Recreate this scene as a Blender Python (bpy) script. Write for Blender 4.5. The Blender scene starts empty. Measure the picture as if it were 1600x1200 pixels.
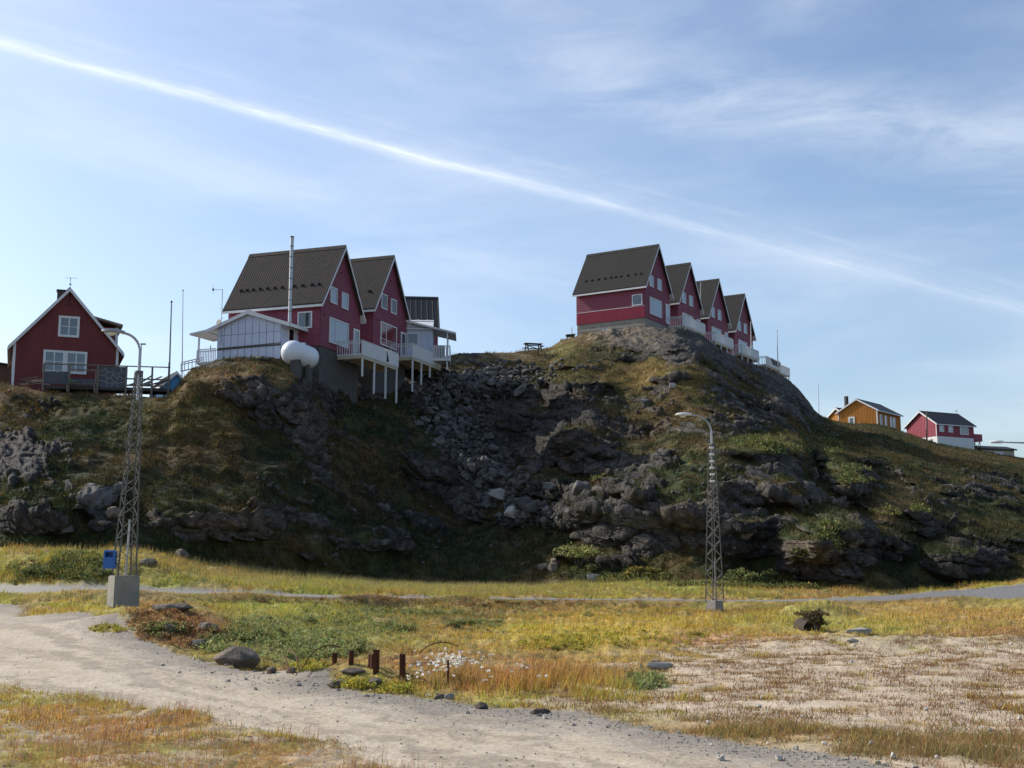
import bpy, bmesh, math, random
import numpy as np
from mathutils import Vector, Matrix
random.seed(7); rng = np.random.default_rng(7)
S = bpy.context.scene
COL = S.collection
R = math.radians
# ------------------------------------------------------------------ camera
F = 1900.0; TP = 0.1474; PA = math.atan(TP); CPA, SPA = math.cos(PA), math.sin(PA); EYE = 1.7
cam = bpy.data.cameras.new('camera'); camo = bpy.data.objects.new('camera', cam); COL.objects.link(camo)
camo.location = (0, 0, EYE); camo.rotation_euler = (math.pi/2 + PA, 0, 0)
cam.sensor_width = 36; cam.lens = 36*F/1600; cam.clip_end = 20000; cam.clip_start = 0.1
S.camera = camo
# ------------------------------------------------------------------ light
SUN_PHI, SUN_EL = R(24), R(34)            # sun on the left, slightly beyond the hill
sdir = Vector((-math.cos(SUN_PHI)*math.cos(SUN_EL), math.sin(SUN_PHI)*math.cos(SUN_EL), math.sin(SUN_EL)))
sl = bpy.data.lights.new('sun', 'SUN'); sl.energy = 3.6; sl.angle = R(0.5); sl.color = (1, .94, .84)
so = bpy.data.objects.new('sun', sl); COL.objects.link(so)
so.rotation_euler = sdir.to_track_quat('Z', 'Y').to_euler()
W = bpy.data.worlds.new('World'); S.world = W; W.use_nodes = True
S.view_settings.view_transform = 'Standard'; S.view_settings.look = 'None'
S.view_settings.exposure = 0.62; S.view_settings.gamma = 1; S.view_settings.use_curve_mapping = False

class NT:
    def __init__(s, tree): s.t = tree; s.l = tree.links
    def n(s, typ, **kw):
        nd = s.t.nodes.new(typ)
        for k, v in kw.items(): setattr(nd, k, v)
        return nd
    def set(s, sock, v):
        if isinstance(v, bpy.types.NodeSocket): s.l.new(v, sock)
        elif v is not None: sock.default_value = v
    def m(s, op, a, b=None, c=None, clamp=False):
        nd = s.n('ShaderNodeMath', operation=op, use_clamp=clamp)
        for i, x in enumerate((a, b, c)):
            if x is not None: s.set(nd.inputs[i], x)
        return nd.outputs[0]
    def vm(s, op, a, b=None, out=0):
        nd = s.n('ShaderNodeVectorMath', operation=op); s.set(nd.inputs[0], a)
        if b is not None: s.set(nd.inputs[3] if op == 'SCALE' else nd.inputs[1], b)
        return nd.outputs[out]
    def noise(s, vec, scale, detail=4, rough=.55, out=0, dist=0):
        nd = s.n('ShaderNodeTexNoise'); s.set(nd.inputs['Vector'], vec)
        nd.inputs['Scale'].default_value = scale; nd.inputs['Detail'].default_value = detail
        nd.inputs['Roughness'].default_value = rough; nd.inputs['Distortion'].default_value = dist
        return nd.outputs[out]
    def vor(s, vec, scale, feature='F1', out=0, rnd=1):
        nd = s.n('ShaderNodeTexVoronoi', feature=feature); s.set(nd.inputs['Vector'], vec)
        nd.inputs['Scale'].default_value = scale; nd.inputs['Randomness'].default_value = rnd
        return nd.outputs[out]
    def ramp(s, f, lo, hi, a=0.0, b=1.0):
        nd = s.n('ShaderNodeMapRange', interpolation_type='SMOOTHSTEP'); s.set(nd.inputs[0], f)
        for i, v in enumerate((lo, hi, a, b)): nd.inputs[i+1].default_value = v
        return nd.outputs[0]
    def mix(s, f, a, b, mode='MIX'):
        nd = s.n('ShaderNodeMix', data_type='RGBA', blend_type=mode); s.set(nd.inputs[0], f)
        for i, v in ((6, a), (7, b)):
            if not isinstance(v, bpy.types.NodeSocket) and len(v) == 3: v = (*v, 1)
            s.set(nd.inputs[i], v)
        return nd.outputs[2]

def ray(u, v):
    xs, ys = (u-800)/F, (600-v)/F
    return Vector((xs, CPA-ys*SPA, SPA+ys*CPA)).normalized()

# sky: daylight sky with thin cirrus and a drifting contrail, all fixed by direction
w = NT(W.node_tree); W.node_tree.nodes.clear()
sky = w.n('ShaderNodeTexSky', sky_type='NISHITA', sun_disc=False, sun_elevation=SUN_EL, sun_rotation=-(math.pi/2-SUN_PHI),
          altitude=50, air_density=1.0, dust_density=1.7, ozone_density=2.8)
tc = w.n('ShaderNodeTexCoord').outputs['Generated']
d = w.vm('NORMALIZE', tc)
A, B = ray(-40, 58), ray(1640, 500)
nrm = A.cross(B).normalized(); along = (B-A).normalized()
base_n = nrm.cross(along).normalized()
wob = w.noise(d, 5, 3)
dist = w.vm('DOT_PRODUCT', d, tuple(nrm), out='Value')
al = w.vm('DOT_PRODUCT', d, tuple(along), out='Value')
bend = w.m('MULTIPLY', w.m('MULTIPLY', al, al), .014)
dd = w.m('ADD', w.m('SUBTRACT', dist, w.m('MULTIPLY', w.m('SUBTRACT', wob, .5), .012)), w.m('SUBTRACT', bend, .0022))
if nrm.z < 0: sg = -1
else: sg = 1
core = w.m('MULTIPLY', dd, sg)       # + is above the trail
cmb = w.n('ShaderNodeCombineXYZ'); w.set(cmb.inputs[0], w.m('MULTIPLY', al, 14)); w.set(cmb.inputs[1], w.m('MULTIPLY', dist, 130)); 
fib = w.noise(cmb.outputs[0], 1.6, 6, .65)
fade = w.ramp(al, -.20, .24, .50, .08)
c1 = w.m('EXPONENT', w.m('MULTIPLY', w.m('POWER', w.m('ABSOLUTE', w.m('DIVIDE', core, .0040)), 2), -1))
c1 = w.m('MULTIPLY', w.m('MULTIPLY', c1, fade), w.ramp(fib, .22, .70, .35, 1.0))
up = w.m('MAXIMUM', core, 0)
c2 = w.m('MULTIPLY', w.m('EXPONENT', w.m('DIVIDE', up, -.010)), w.m('GREATER_THAN', core, 0))
c2 = w.m('MULTIPLY', w.m('MULTIPLY', c2, w.ramp(fib, .30, .8)), .20)
c2b = w.m('MULTIPLY', w.m('EXPONENT', w.m('DIVIDE', w.m('ABSOLUTE', core), -.03)), .16)
# second faint trail above
core2 = w.m('SUBTRACT', core, w.m('ADD', .020, w.m('MULTIPLY', al, -.0)))
c3 = w.m('EXPONENT', w.m('MULTIPLY', w.m('POWER', w.m('ABSOLUTE', w.m('DIVIDE', core2, .0022)), 2), -1))
c3 = w.m('MULTIPLY', w.m('MULTIPLY', c3, w.ramp(fib, .30, .75)), .08)
# cirrus
mp = w.n('ShaderNodeMapping'); w.set(mp.inputs[0], d); mp.inputs['Rotation'].default_value = (R(8), R(-24), R(12)); mp.inputs['Scale'].default_value = (1.1, 1.1, 4.2)
ci = w.noise(mp.outputs[0], 2.3, 7, .56, dist=.5)
ci2 = w.noise(mp.outputs[0], 9, 6, .62, dist=.4)
cir = w.m('MULTIPLY', w.ramp(ci, .42, .80), w.ramp(ci2, .22, .75, .45, 1.0))
cir = w.m('ADD', w.m('MULTIPLY', cir, .36), .01)
n2_ = ray(820, 95).cross(ray(1640, 245)).normalized(); cr2 = w.m('DIVIDE', w.vm('DOT_PRODUCT', d, tuple(n2_), out='Value'), .030)
b2 = w.m('MULTIPLY', w.m('EXPONENT', w.m('MULTIPLY', w.m('MULTIPLY', cr2, cr2), -1)), w.m('MULTIPLY', w.ramp(w.noise(mp.outputs[0], 7, 8, .62, dist=.8), .3, .7), .30))
b2 = w.m('MULTIPLY', b2, w.ramp(w.vm('DOT_PRODUCT', d, (1, 0, 0), out='Value'), -.02, .08))
cir = w.m('ADD', cir, b2)
tot = w.m('ADD', w.m('ADD', c1, w.m('ADD', c2, c2b)), w.m('ADD', w.m('MULTIPLY', c3, 1), cir), clamp=True)
cc = w.mix(w.m('MULTIPLY', tot, .88), w.mix(1, sky.outputs[0], (1.0, 1.0, 1.0), 'MULTIPLY'), (6.6, 6.9, 7.2))
bg = w.n('ShaderNodeBackground'); w.set(bg.inputs[0], cc); bg.inputs[1].default_value = .115
wo = w.n('ShaderNodeOutputWorld'); w.l.new(bg.outputs[0], wo.inputs[0])

# ------------------------------------------------------------------ numpy noise
_perm = rng.permutation(4096)
_g = rng.normal(size=(4096, 3)); _g /= np.linalg.norm(_g, axis=1)[:, None]; _g = _g.astype(np.float32)
def pn(x, y, z):
    x, y, z = [np.asarray(a, dtype=np.float32) for a in (x, y, z)]
    xi, yi, zi = np.floor(x).astype(np.int32), np.floor(y).astype(np.int32), np.floor(z).astype(np.int32)
    xf, yf, zf = x-xi, y-yi, z-zi
    fu = lambda t: t*t*t*(t*(t*6-15)+10)
    U, V, Wt = fu(xf), fu(yf), fu(zf); out = 0
    for i in (0, 1):
        wx = U if i else 1-U; px = _perm[(xi+i) & 4095]
        for j in (0, 1):
            wy = V if j else 1-V; py = _perm[(px+yi+j) & 4095]
            for k in (0, 1):
                wz = Wt if k else 1-Wt; g = _g[_perm[(py+zi+k) & 4095]]
                out = out + wx*wy*wz*(g[..., 0]*(xf-i)+g[..., 1]*(yf-j)+g[..., 2]*(zf-k))
    return out*1.6
def fbm(x, y, z, f, o=4, g=.5, s=0):
    a, t = 1, 0
    for i in range(o): t = t + a*pn(x*f+s+i*7.3, y*f+i*3.1, z*f-s); a *= g; f *= 2.03
    return t
def ridged(x, y, z, f, o=4, g=.5, s=0):
    a, t = 1, 0
    for i in range(o): t = t + a*(1-2*np.abs(pn(x*f+s+i*5.3, y*f+i*9.1, z*f+s))); a *= g; f *= 2.1
    return t
def worley(x, y, s=0):
    """returns f1, f2, faceted height in the nearest cell"""
    xi, yi = np.floor(x).astype(np.int32), np.floor(y).astype(np.int32)
    f1 = np.full(x.shape, 9, np.float32); f2 = f1.copy(); hh = np.zeros(x.shape, np.float32)
    for i in (-1, 0, 1):
        for j in (-1, 0, 1):
            h = _perm[(_perm[(xi+i+s) & 4095]+yi+j) & 4095]; g = _g[h]
            dx = x-(xi+i+.5+g[..., 0]*.45); dy = y-(yi+j+.5+g[..., 1]*.45); dd = dx*dx+dy*dy
            h2 = _g[(h*7+3) & 4095]; hv = g[..., 2]*.9+h2[..., 0]*dx*1.0+h2[..., 1]*dy*1.0
            c = dd < f1
            f2 = np.where(c, f1, np.minimum(f2, dd)); hh = np.where(c, hv, hh); f1 = np.where(c, dd, f1)
    return np.sqrt(f1), np.sqrt(f2), hh
ss = lambda a, b, x: (lambda t: t*t*(3-2*t))(np.clip((x-a)/(b-a), 0, 1))

def Pn(u, v, D):
    xs, ys = (u-800)/F, (600-v)/F; Y = CPA-ys*SPA
    return xs/Y*D, D+0*xs, EYE+(SPA+ys*CPA)/Y*D
def P(u, v, D): return Vector([float(a) for a in Pn(np.float64(u), np.float64(v), np.float64(D))])
def proj(x, y, z):
    zc = z-EYE; f = y*CPA+zc*SPA; return 800+F*x/f, 600-F*(-y*SPA+zc*CPA)/f

# ------------------------------------------------------------------ terrain
ug = np.concatenate([np.linspace(-1500, -60, 46)[:-1], np.arange(-60, 1661, 1.65), np.linspace(1660, 3100, 46)[1:]])
NU = len(ug)
def tab(xs, ys, sm=0):
    y = np.interp(ug, xs, ys)
    if sm:
        uu = np.linspace(-1500, 3100, 1151); yy = np.interp(uu, xs, ys); k = np.hanning(int(sm/4)*2+3); k /= k.sum()
        yy = np.convolve(np.pad(yy, len(k)//2, mode='edge'), k, 'valid'); y = np.interp(ug, uu, yy)
    return y
US = [0, 200, 400, 600, 800, 1000, 1200, 1400, 1600, 2000]
rowsD, rowsZ, segs, names = [], [], [], []
def flat(D, zs, n): rowsD.append(np.full(NU, D, float)); rowsZ.append(tab(US, zs, 60)); segs.append(n)
flat(2,  [0]*10, 0)
flat(6,  [0]*10, 5)
flat(9.5,[0, 0, 0, 0, 0, 0, 0, 0, 0, 0], 14)
flat(15, [0, 0, 0, 0, -.03, -.03, 0, 0, 0, .1], 62)
flat(20, [.05, .06, 0, -.03, -.08, -.07, 0, .02, .03, .15], 40)
flat(26, [.14, .16, .02, -.05, -.12, -.10, -.05, .04, .08, .2], 34)
flat(33, [.28, .35, .08, -.03, -.12, -.10, -.06, .05, .12, .25], 30)
UR = [-300, 0, 200, 400, 600, 800, 1000, 1200, 1300, 1400, 1500, 1600, 1800, 2100]
nearV = tab(UR, [924, 925, 927, 931, 934, 936, 937.5, 939, 938.5, 938, 937, 936, 934, 932], 40)
nearD = tab(UR, [41, 41, 41.5, 44, 48, 52, 54, 54, 53, 51.5, 49.5, 47.5, 45, 43], 60)
farV = tab(UR, [912, 914, 918, 926.5, 931.5, 934.3, 936.3, 937.3, 934.5, 929, 922, 912.5, 895, 870], 40)
farD = tab(UR, [49, 49, 49.5, 50.5, 53, 56, 58, 58, 58, 58, 59, 60, 62, 64], 60)
zN = Pn(ug, nearV, nearD)[2]; zF = Pn(ug, farV, farD)[2]
rowsD.append(nearD-1.3); rowsZ.append(zN-.38); segs.append(30)
rowsD.append(nearD); rowsZ.append(zN); segs.append(8); R_NEAR = len(rowsD)-1
rowsD.append(farD); rowsZ.append(zF); segs.append(14); R_FAR = len(rowsD)-1
def col_x(D, z):      # keep azimuth identical to pixel columns
    Y = 1.0
    vv = 600+F*(SPA*1.0-0)  # unused
    xs = (ug-800)/F
    # solve ys from z/D:  (SPA+ys*CPA)/(CPA-ys*SPA)=k
    k = (z-EYE)/D; ys = (k*CPA-SPA)/(CPA+k*SPA); return xs/(CPA-ys*SPA)*D
Drows, Zrows, rowkind = [], [], []
for i in range(1, len(rowsD)):
    n = segs[i]
    for j in range(n):
        f = j/n
        if i not in (R_NEAR, R_FAR) and i > 1: ff = f
        else: ff = f
        Drows.append(rowsD[i-1]*(1-ff)+rowsD[i]*ff); Zrows.append(rowsZ[i-1]*(1-ff)+rowsZ[i]*ff); rowkind.append(i)
# behind the road up to the foot of the hill
UF = [-400, 0, 100, 200, 260, 320, 400, 500, 600, 700, 800, 900, 1000, 1100, 1200, 1300, 1400, 1500, 1600, 1800, 2100]
footV = tab(UF, [850, 857, 857, 860, 866, 884, 893, 903, 913, 916, 917, 914, 911, 915, 918, 921, 926, 921, 909, 892, 868], 30)
footD = tab(UF, [58, 57, 57, 57, 58, 61, 64, 67, 69, 70, 70, 68, 66, 64, 65, 64, 64, 65, 66, 68, 70], 60)
zFoot = Pn(ug, footV, footD)[2]
NFT = 40
for j in range(NFT):
    f = j/NFT; Drows.append(farD*(1-f)+footD*f); g = math.sin(f*math.pi/2)**1.0
    Zrows.append(zF*(1-g)+zFoot*g+np.sin(f*math.pi)*0.0); rowkind.append(50)
ROW_FOOT = len(Drows)
# hill
UC = [-1500,-300, 0, 60, 120, 200, 262, 275, 300, 340, 400, 440, 480, 500, 560, 600, 625, 650, 690, 720, 800, 860, 880, 900, 940, 1000, 1050, 1090, 1120, 1150, 1180, 1215, 1240, 1260, 1275, 1300, 1330, 1370, 1400, 1430, 1460, 1500, 1550, 1600, 1700, 2000, 3100]
CV = [700, 600, 597, 611, 615, 619, 622, 605, 576, 563, 556, 561, 576, 588, 586, 581, 577, 571, 560, 552, 551, 544, 532, 528, 523, 517, 517, 530, 546, 560, 571, 582, 600, 622, 646, 657, 662, 662, 671, 681, 692, 699, 708, 716, 730, 755, 790]
UD = [-1500, -300, 0, 100, 260, 300, 400, 480, 500, 560, 620, 690, 720, 800, 860, 900, 1000, 1050, 1100, 1150, 1200, 1250, 1275, 1300, 1370, 1410, 1460, 1530, 1600, 2000, 3100]
CD = [90, 78, 77, 76, 76, 80, 82, 83, 86, 96, 101, 104, 107, 112, 116, 117, 118, 118, 123, 131, 139, 150, 160, 168, 182, 186, 192, 200, 206, 220, 230]
crestV = tab(UC, CV, 8); crestD = tab(UD, CD, 20)
HU = [-400, 0, 100, 200, 300, 400, 500, 600, 700, 800, 900, 1000, 1100, 1200, 1250, 1300, 1400, 1500, 1600, 2100]
HF = {  # share of the way from the foot distance to the crest distance, at four heights
 .15: [.12, .10, .10, .10, .08, .06, .05, .08, .16, .14, .08, .05, .05, .03, .02, .02, .02, .02, .03, .05],
 .35: [.30, .28, .30, .30, .24, .20, .18, .28, .42, .30, .17, .16, .13, .09, .08, .08, .08, .08, .09, .1],
 .6:  [.58, .55, .58, .62, .52, .48, .46, .46, .56, .52, .34, .38, .28, .20, .19, .18, .18, .18, .19, .2],
 .82: [.82, .80, .82, .84, .78, .74, .76, .69, .76, .72, .58, .66, .56, .48, .42, .34, .32, .32, .34, .4]}
ts = [0]+sorted(HF)+[1]
fr = [np.zeros(NU)]+[tab(HU, HF[t], 50) for t in sorted(HF)]+[np.ones(NU)]
fr = np.array(fr)
NH = 410
tt = np.linspace(0, 1, NH)
HV = np.empty((NH, NU)); HD = np.empty((NH, NU))
# smooth monotone interpolation of the profile
def pch(t):
    i = min(np.searchsorted(ts, t, 'right')-1, len(ts)-2); h = ts[i+1]-ts[i]; q = (t-ts[i])/h
    def sl(k):
        if k == 0: return (fr[1]-fr[0])/(ts[1]-ts[0])
        if k == len(ts)-1: return (fr[-1]-fr[-2])/(ts[-1]-ts[-2])
        a = (fr[k]-fr[k-1])/(ts[k]-ts[k-1]); b = (fr[k+1]-fr[k])/(ts[k+1]-ts[k]); return 2*a*b/(a+b+1e-9)
    m0, m1 = sl(i)*h, sl(i+1)*h
    return (2*q**3-3*q**2+1)*fr[i]+(q**3-2*q**2+q)*m0+(-2*q**3+3*q**2)*fr[i+1]+(q**3-q**2)*m1
for r_, t in enumerate(tt):
    HV[r_] = footV+(crestV-footV)*t
    HD[r_] = footD+(crestD-footD)*pch(t)
UG = np.broadcast_to(ug, (NH, NU)); T = np.broadcast_to(tt[:, None], (NH, NU))
taper = (.06+.94*ss(.0, .34, T))*(1-.85*ss(.90, .985, T))
X, Yy, Z = Pn(UG, HV, HD)
# big relief
big = fbm(X, Yy*.6, Z, .085, 3, .5, 3)
offs = big*3.0*(.4+.6*ss(500, 760, UG))
# named outcrops, ledges and hollows (amount the face stands out, metres)
FEAT = [(60,770,75,70,2.6,3),(150,765,34,26,2.0,3),(165,815,22,16,1.4,3),(340,810,75,34,2.4,3),(420,590,120,30,1.5,2),(560,700,120,80,-1.5,2),
 (900,560,60,14,1.6,2),(985,535,80,22,2.4,3),(1060,545,55,40,3.2,3),(1040,590,80,14,1.6,2),(900,600,60,14,2.5,3),(860,660,100,50,2.5,3),
 (960,760,90,30,2.4,3),(1000,820,80,34,2.6,3),(1000,880,70,20,2.0,3),(1090,790,50,25,2.2,3),(900,790,50,22,1.6,3),(1150,740,90,40,3.0,3),
 (1210,700,90,14,3.5,3),(1322,738,34,40,9.0,4),(1260,805,38,30,3.2,3),(1255,868,36,38,5.0,4),(1310,845,44,44,6.5,4),(1440,800,80,30,4,3),(1500,880,60,30,3,3),(1240,770,60,20,3.5,3),(1390,840,50,20,2.5,3),
 (1400,775,70,25,3.0,3),(1160,830,60,40,2.6,3),(1345,900,60,14,3.0,3),(1480,760,60,20,2.5,3),(1540,830,60,40,2,3),(1130,640,70,50,2,3),
 (720,840,50,25,-2,2),(790,880,60,18,-1.5,2),(560,860,90,30,1.5,3),(610,840,60,18,1.6,3),(250,640,60,30,1.2,2),(880,530,26,14,1.8,2)]
wu = UG+14*fbm(X, Yy, Z, .16, 3, .5, 11)*1.0; wv = HV+14*fbm(X, Yy, Z, .16, 3, .5, 23)
for (fu_, fv_, ru, rv, a, pw) in FEAT:
    q = np.sqrt(((wu-fu_)/ru)**2+((wv-fv_)/rv)**2); offs = offs+a*np.exp(-(q/1.05)**pw)
# stepped strata: cliffs and ledges that dip to the right
dip = .20+.45*(1-ss(560, 820, UG))
q = (Z+dip*X+1.3*fbm(X, Yy*.5, Z*.5, .11, 3, .5, 5)+.25*pn(X*.6, Yy*.6, Z*.6))
def stair(q, per):
    f = q/per; f = f-np.floor(f); return (f-ss(.72, .98, f))
rockz = .35+.65*ss(-.2, .25, fbm(X, Yy, Z, .06, 2, .5, 31))
leftm = 1-ss(250, 480, UG)
RA = rockz*(1-.65*leftm)*(1-.6*np.exp(-((UG-640)/130)**2))
offs = offs+RA*(stair(q, 4.3)*3.6+stair(q*1.07+1.7, 1.7)*1.5)
offs = offs+ridged(X, Yy, Z, .22, 2, .4, 9)*.4*RA
HD2 = HD-offs*taper
X, Yy, Z = Pn(UG, HV, HD2)
# ---- masks
ROCKZ = [(40,745,62,62,1.0),(150,770,36,26,1.2),(165,815,24,14,1.2),(350,812,80,32,1),(420,585,120,30,.9),(500,640,90,40,.35),(560,720,130,90,.1),(700,700,90,150,.7),
 (880,670,130,90,1.1),(1060,545,95,45,1.5),(1180,620,90,70,.6),(1000,800,170,90,.45),(1200,735,90,50,.7),(1290,860,90,50,.45),(1350,740,110,50,.5),(1460,850,170,70,.5),(1500,760,120,30,.5),(1570,760,60,40,.8),(1400,745,60,14,.5),(1320,800,60,40,.4),
 (1220,620,40,70,.9),(620,840,130,40,.6),(960,720,60,20,.5),(30,640,60,25,.8),(1160,840,80,60,.4),(940,510,80,18,1.2),(330,700,60,60,-.4),
 (250,660,130,50,-1.2),(130,640,140,25,-.9),(600,870,230,28,-.9),(300,880,200,20,-1),(1450,720,160,40,-.8),(1000,592,95,16,-1.4),(920,590,50,20,-.8),(1210,703,75,13,-1.6),
 (880,546,30,22,-1.5),(1320,740,32,32,-.5),(1300,835,26,34,-.8),(1350,800,60,12,-1),(780,560,60,6,-1),(360,585,90,6,-1),(560,650,40,30,-.5),(820,850,110,25,-.5),
 (1180,600,30,16,-.8),(1290,690,90,25,-.6),(640,780,60,60,-.3)]
strk = ridged(X*.22+Yy*.1, q*.85, Yy*.15, 1.0, 3, .55, 33)
rk = -.54-.08*ss(450, 600, UG)+.30*strk+.9*fbm(X, Yy, Z, .16, 4, .6, 41)+.45*pn(X*.7+q*1.2, Yy*.7, Z*1.6)
for (fu_, fv_, ru, rv, a) in ROCKZ:
    rk = rk+a*np.exp(-(((wu-fu_)/ru)**2+((wv-fv_)/rv)**2))
def gnorm(X, Y, Z):
    a = [np.gradient(t, axis=1) for t in (X, Y, Z)]; b = [np.gradient(t, axis=0) for t in (X, Y, Z)]
    n = np.stack([a[1]*b[2]-a[2]*b[1], a[2]*b[0]-a[0]*b[2], a[0]*b[1]-a[1]*b[0]]); return n/(np.linalg.norm(n, axis=0)+1e-9)
N = gnorm(X, Yy, Z)
rk = rk+1.5*(.62-N[2])-.16*ss(980, 1100, UG)*ss(650, 720, HV)-.45*(1-ss(.02, .20, T))
rock = ss(-.12, .12, rk+.12*pn(X*3, Yy*3, Z*3))
# ---- displacement along the normal
ca = X*.94+Yy*.2; cb = Z*1.25+X*.3-Yy*.15
wx = .35*fbm(X, Yy, Z, .9, 2, .5, 51)
f1, f2, h1 = worley((ca+wx)/1.9, (cb+wx)/1.35, 3)
_, f2b, h2 = worley((ca-wx*.6)/.72, (cb+wx*.5)/.52, 77)
f1b = _
crack = 1-ss(0, .16, f2-f1); crack2 = 1-ss(0, .2, f2b-f1b)
strk2 = ridged(X*.35+Yy*.2, q*1.9, Yy*.3, 1.0, 3, .55, 63)
disp_r = h1*.20+h2*.09-crack*.13-crack2*.05+.16*strk+.09*strk2+.05*ridged(X, Yy, Z, .8, 3, .55, 61)
disp_g = .30*fbm(X, Yy, Z, .38, 2, .5, 71)+.11*np.abs(pn(X*1.5, Yy*1.5, Z*1.5))+.10*(ss(.2, .6, pn(X*.9, Yy*.9, Z*2.2)))
dsp = (rock*disp_r+(1-rock)*disp_g)*(ss(0, .03, T))*(1-.75*ss(.93, .99, T))+0
smooth_z = np.exp(-(((wu-1075)/60)**2+((wv-560)/50)**2))+np.exp(-(((wu-960)/60)**2+((wv-525)/18)**2))
dsp = dsp*(1-.45*np.clip(smooth_z, 0, 1))+np.clip(smooth_z, 0, 1)*.50*ridged(X*.22-Z*.3, Z*.6+X*.35, Yy*.1, 1.0, 4, .5, 93)
X, Yy, Z = X+N[0]*dsp, Yy+N[1]*dsp, Z+N[2]*dsp
N2 = gnorm(X, Yy, Z)
rock = np.clip(rock+.5*ss(.45, .2, N2[2])*(rock > .05), 0, 1)
# ---- hill colours
def mixc(c, f, col): return c*(1-f[..., None])+np.array(col, np.float32)*f[..., None]
cn = fbm(X, Yy, Z, .14, 4, .55, 81); cn2 = fbm(X, Yy, Z, .5, 3, .6, 91); cn3 = pn(X*2.6, Yy*2.6, Z*2.6)
gc = np.zeros(X.shape+(3,), np.float32)+np.array((.085, .085, .028), np.float32)
gc = mixc(gc, ss(.0, .5, cn), (.17, .115, .040))
gc = mixc(gc, ss(.05, .5, -cn), (.055, .075, .022))
gc = mixc(gc, ss(.25, .7, cn2)*.6, (.24, .15, .055))
gc = mixc(gc, ss(.2, .7, -cn2)*.5, (.12, .13, .03))
HP = [(1010,594,110,20,(.34,.23,.07),.8),(880,545,30,25,(.26,.24,.06),.8),(780,553,90,12,(.36,.27,.15),.9),(370,588,90,9,(.34,.22,.10),.9),(1215,703,85,14,(.30,.27,.09),.8),
 (130,612,160,13,(.34,.20,.10),.75),(260,650,80,40,(.20,.17,.05),.5),(300,860,150,20,(.05,.08,.02),.6),(600,880,160,28,(.05,.08,.02),.5),(1390,800,70,26,(.28,.17,.08),.7),
 (1310,740,36,26,(.17,.18,.06),.6),(1300,830,28,32,(.16,.18,.07),.7),(1480,850,170,70,(.05,.065,.02),.7),(1000,820,200,60,(.06,.075,.022),.5),(1330,905,60,14,(.28,.20,.07),.6),(935,752,12,6,(.30,.12,.05),1),(920,528,60,12,(.36,.26,.14),.7)]
for (fu_, fv_, ru, rv, c_, s_) in HP: gc = mixc(gc, s_*np.exp(-(((wu-fu_)/ru)**2+((wv-fv_)/rv)**2)**1.3), c_)
rc = np.zeros_like(gc)+np.array((.105, .10, .098), np.float32)
rc = mixc(rc, ss(-.3, .8, strk2)*.7, (.17, .16, .15)); rc = mixc(rc, ss(.1, .6, cn2), (.19, .18, .17)); rc = mixc(rc, ss(.0, .5, -cn+cn3*.4), (.060, .058, .056)); rc = mixc(rc, ss(.35, .7, fbm(X, Yy, Z, .9, 3, .6, 101))*.8, (.34, .32, .29))
rc = mixc(rc, ss(.3, .7, cn)*.5, (.23, .17, .11)); rc = mixc(rc, .5*ss(1380, 1480, UG)*ss(740, 820, HV), (.05, .048, .042)); rc = mixc(rc, .65*np.exp(-((wu-880)/120)**2-((wv-665)/55)**2)+0*cn, (.055, .050, .044)); rc = mixc(rc, .6*np.maximum(crack, crack2*.7), (.035, .033, .028))  # dark patches put shade into the cliff and lower-right rock colour
for (fu_, fv_, ru, rv, c_, s_) in [(155,775,34,30,(.40,.40,.40),.75),(20,770,60,50,(.24,.23,.23),.5),(340,815,70,30,(.30,.22,.15),.6),(960,525,70,20,(.42,.35,.27),.8),(1075,550,60,40,(.20,.19,.18),.6),  # the pale patch at the dome paints sunlit rock
   (1000,810,60,22,(.26,.26,.27),.6),(1100,780,45,22,(.30,.22,.16),.6),(1250,855,30,25,(.36,.30,.24),.6),(1290,790,20,14,(.40,.36,.30),.7),(1335,715,22,10,(.45,.38,.30),.8)]:
    rc = mixc(rc, s_*np.exp(-(((wu-fu_)/ru)**2+((wv-fv_)/rv)**2)), c_)
gc = gc*(.54-.18*np.exp(-((UG-420)/420)**2-((HV-770)/130)**2))[..., None]; rc = rc*np.array([.50, .47, .435])  # shade of the left slope is darkened into its grass colour
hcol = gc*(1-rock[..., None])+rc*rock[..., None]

# ---- flat part
FD, FZ = np.array(Drows), np.array(Zrows)
FX = np.array([col_x(FD[i], FZ[i]) for i in range(len(Drows))])
fk = np.array(rowkind)[:, None]+np.zeros_like(FD)
fu0, fv0 = proj(FX, FD, FZ)
BUMPS = [(193,938,2.2,1.3,.24),(240,985,2.3,1.3,.42),(290,1000,1.5,.8,.25),(200,962,2.4,1.5,.10),(545,1060,1.6,.7,.16),(590,1068,1.5,.6,.18),(725,962,3.5,1.1,-.5),(760,950,4,.8,.25),(620,950,4,.9,.22),(430,948,4,1.2,.18),
  (1277,990,.5,.7,-.25),(1277,966,1.5,.8,.5),(900,975,5,2,.12),(1100,975,4,1.5,.15),(130,890,5,2.5,.3),(270,905,3,1.5,.2),(1450,950,5,1.5,.2),(1010,1045,1.5,.8,.1),(1330,1010,5,1.0,.15)]
for (bu, bv, rx, ry, h) in BUMPS:
    j = np.argmin(np.abs(ug-bu)); i = np.argmin(np.abs(fv0[:, j]-bv)); bx, by = FX[i, j], FD[i, j]
    FZ = FZ+h*np.exp(-((FX-bx)/rx)**2-((FD-by)/ry)**2)*np.where((fk == R_FAR), .0, 1)
nz1 = fbm(FX, FD, 0*FX, .35, 3, .5, 7); nz2 = fbm(FX, FD, 0*FX, 1.6, 3, .55, 17)
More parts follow.
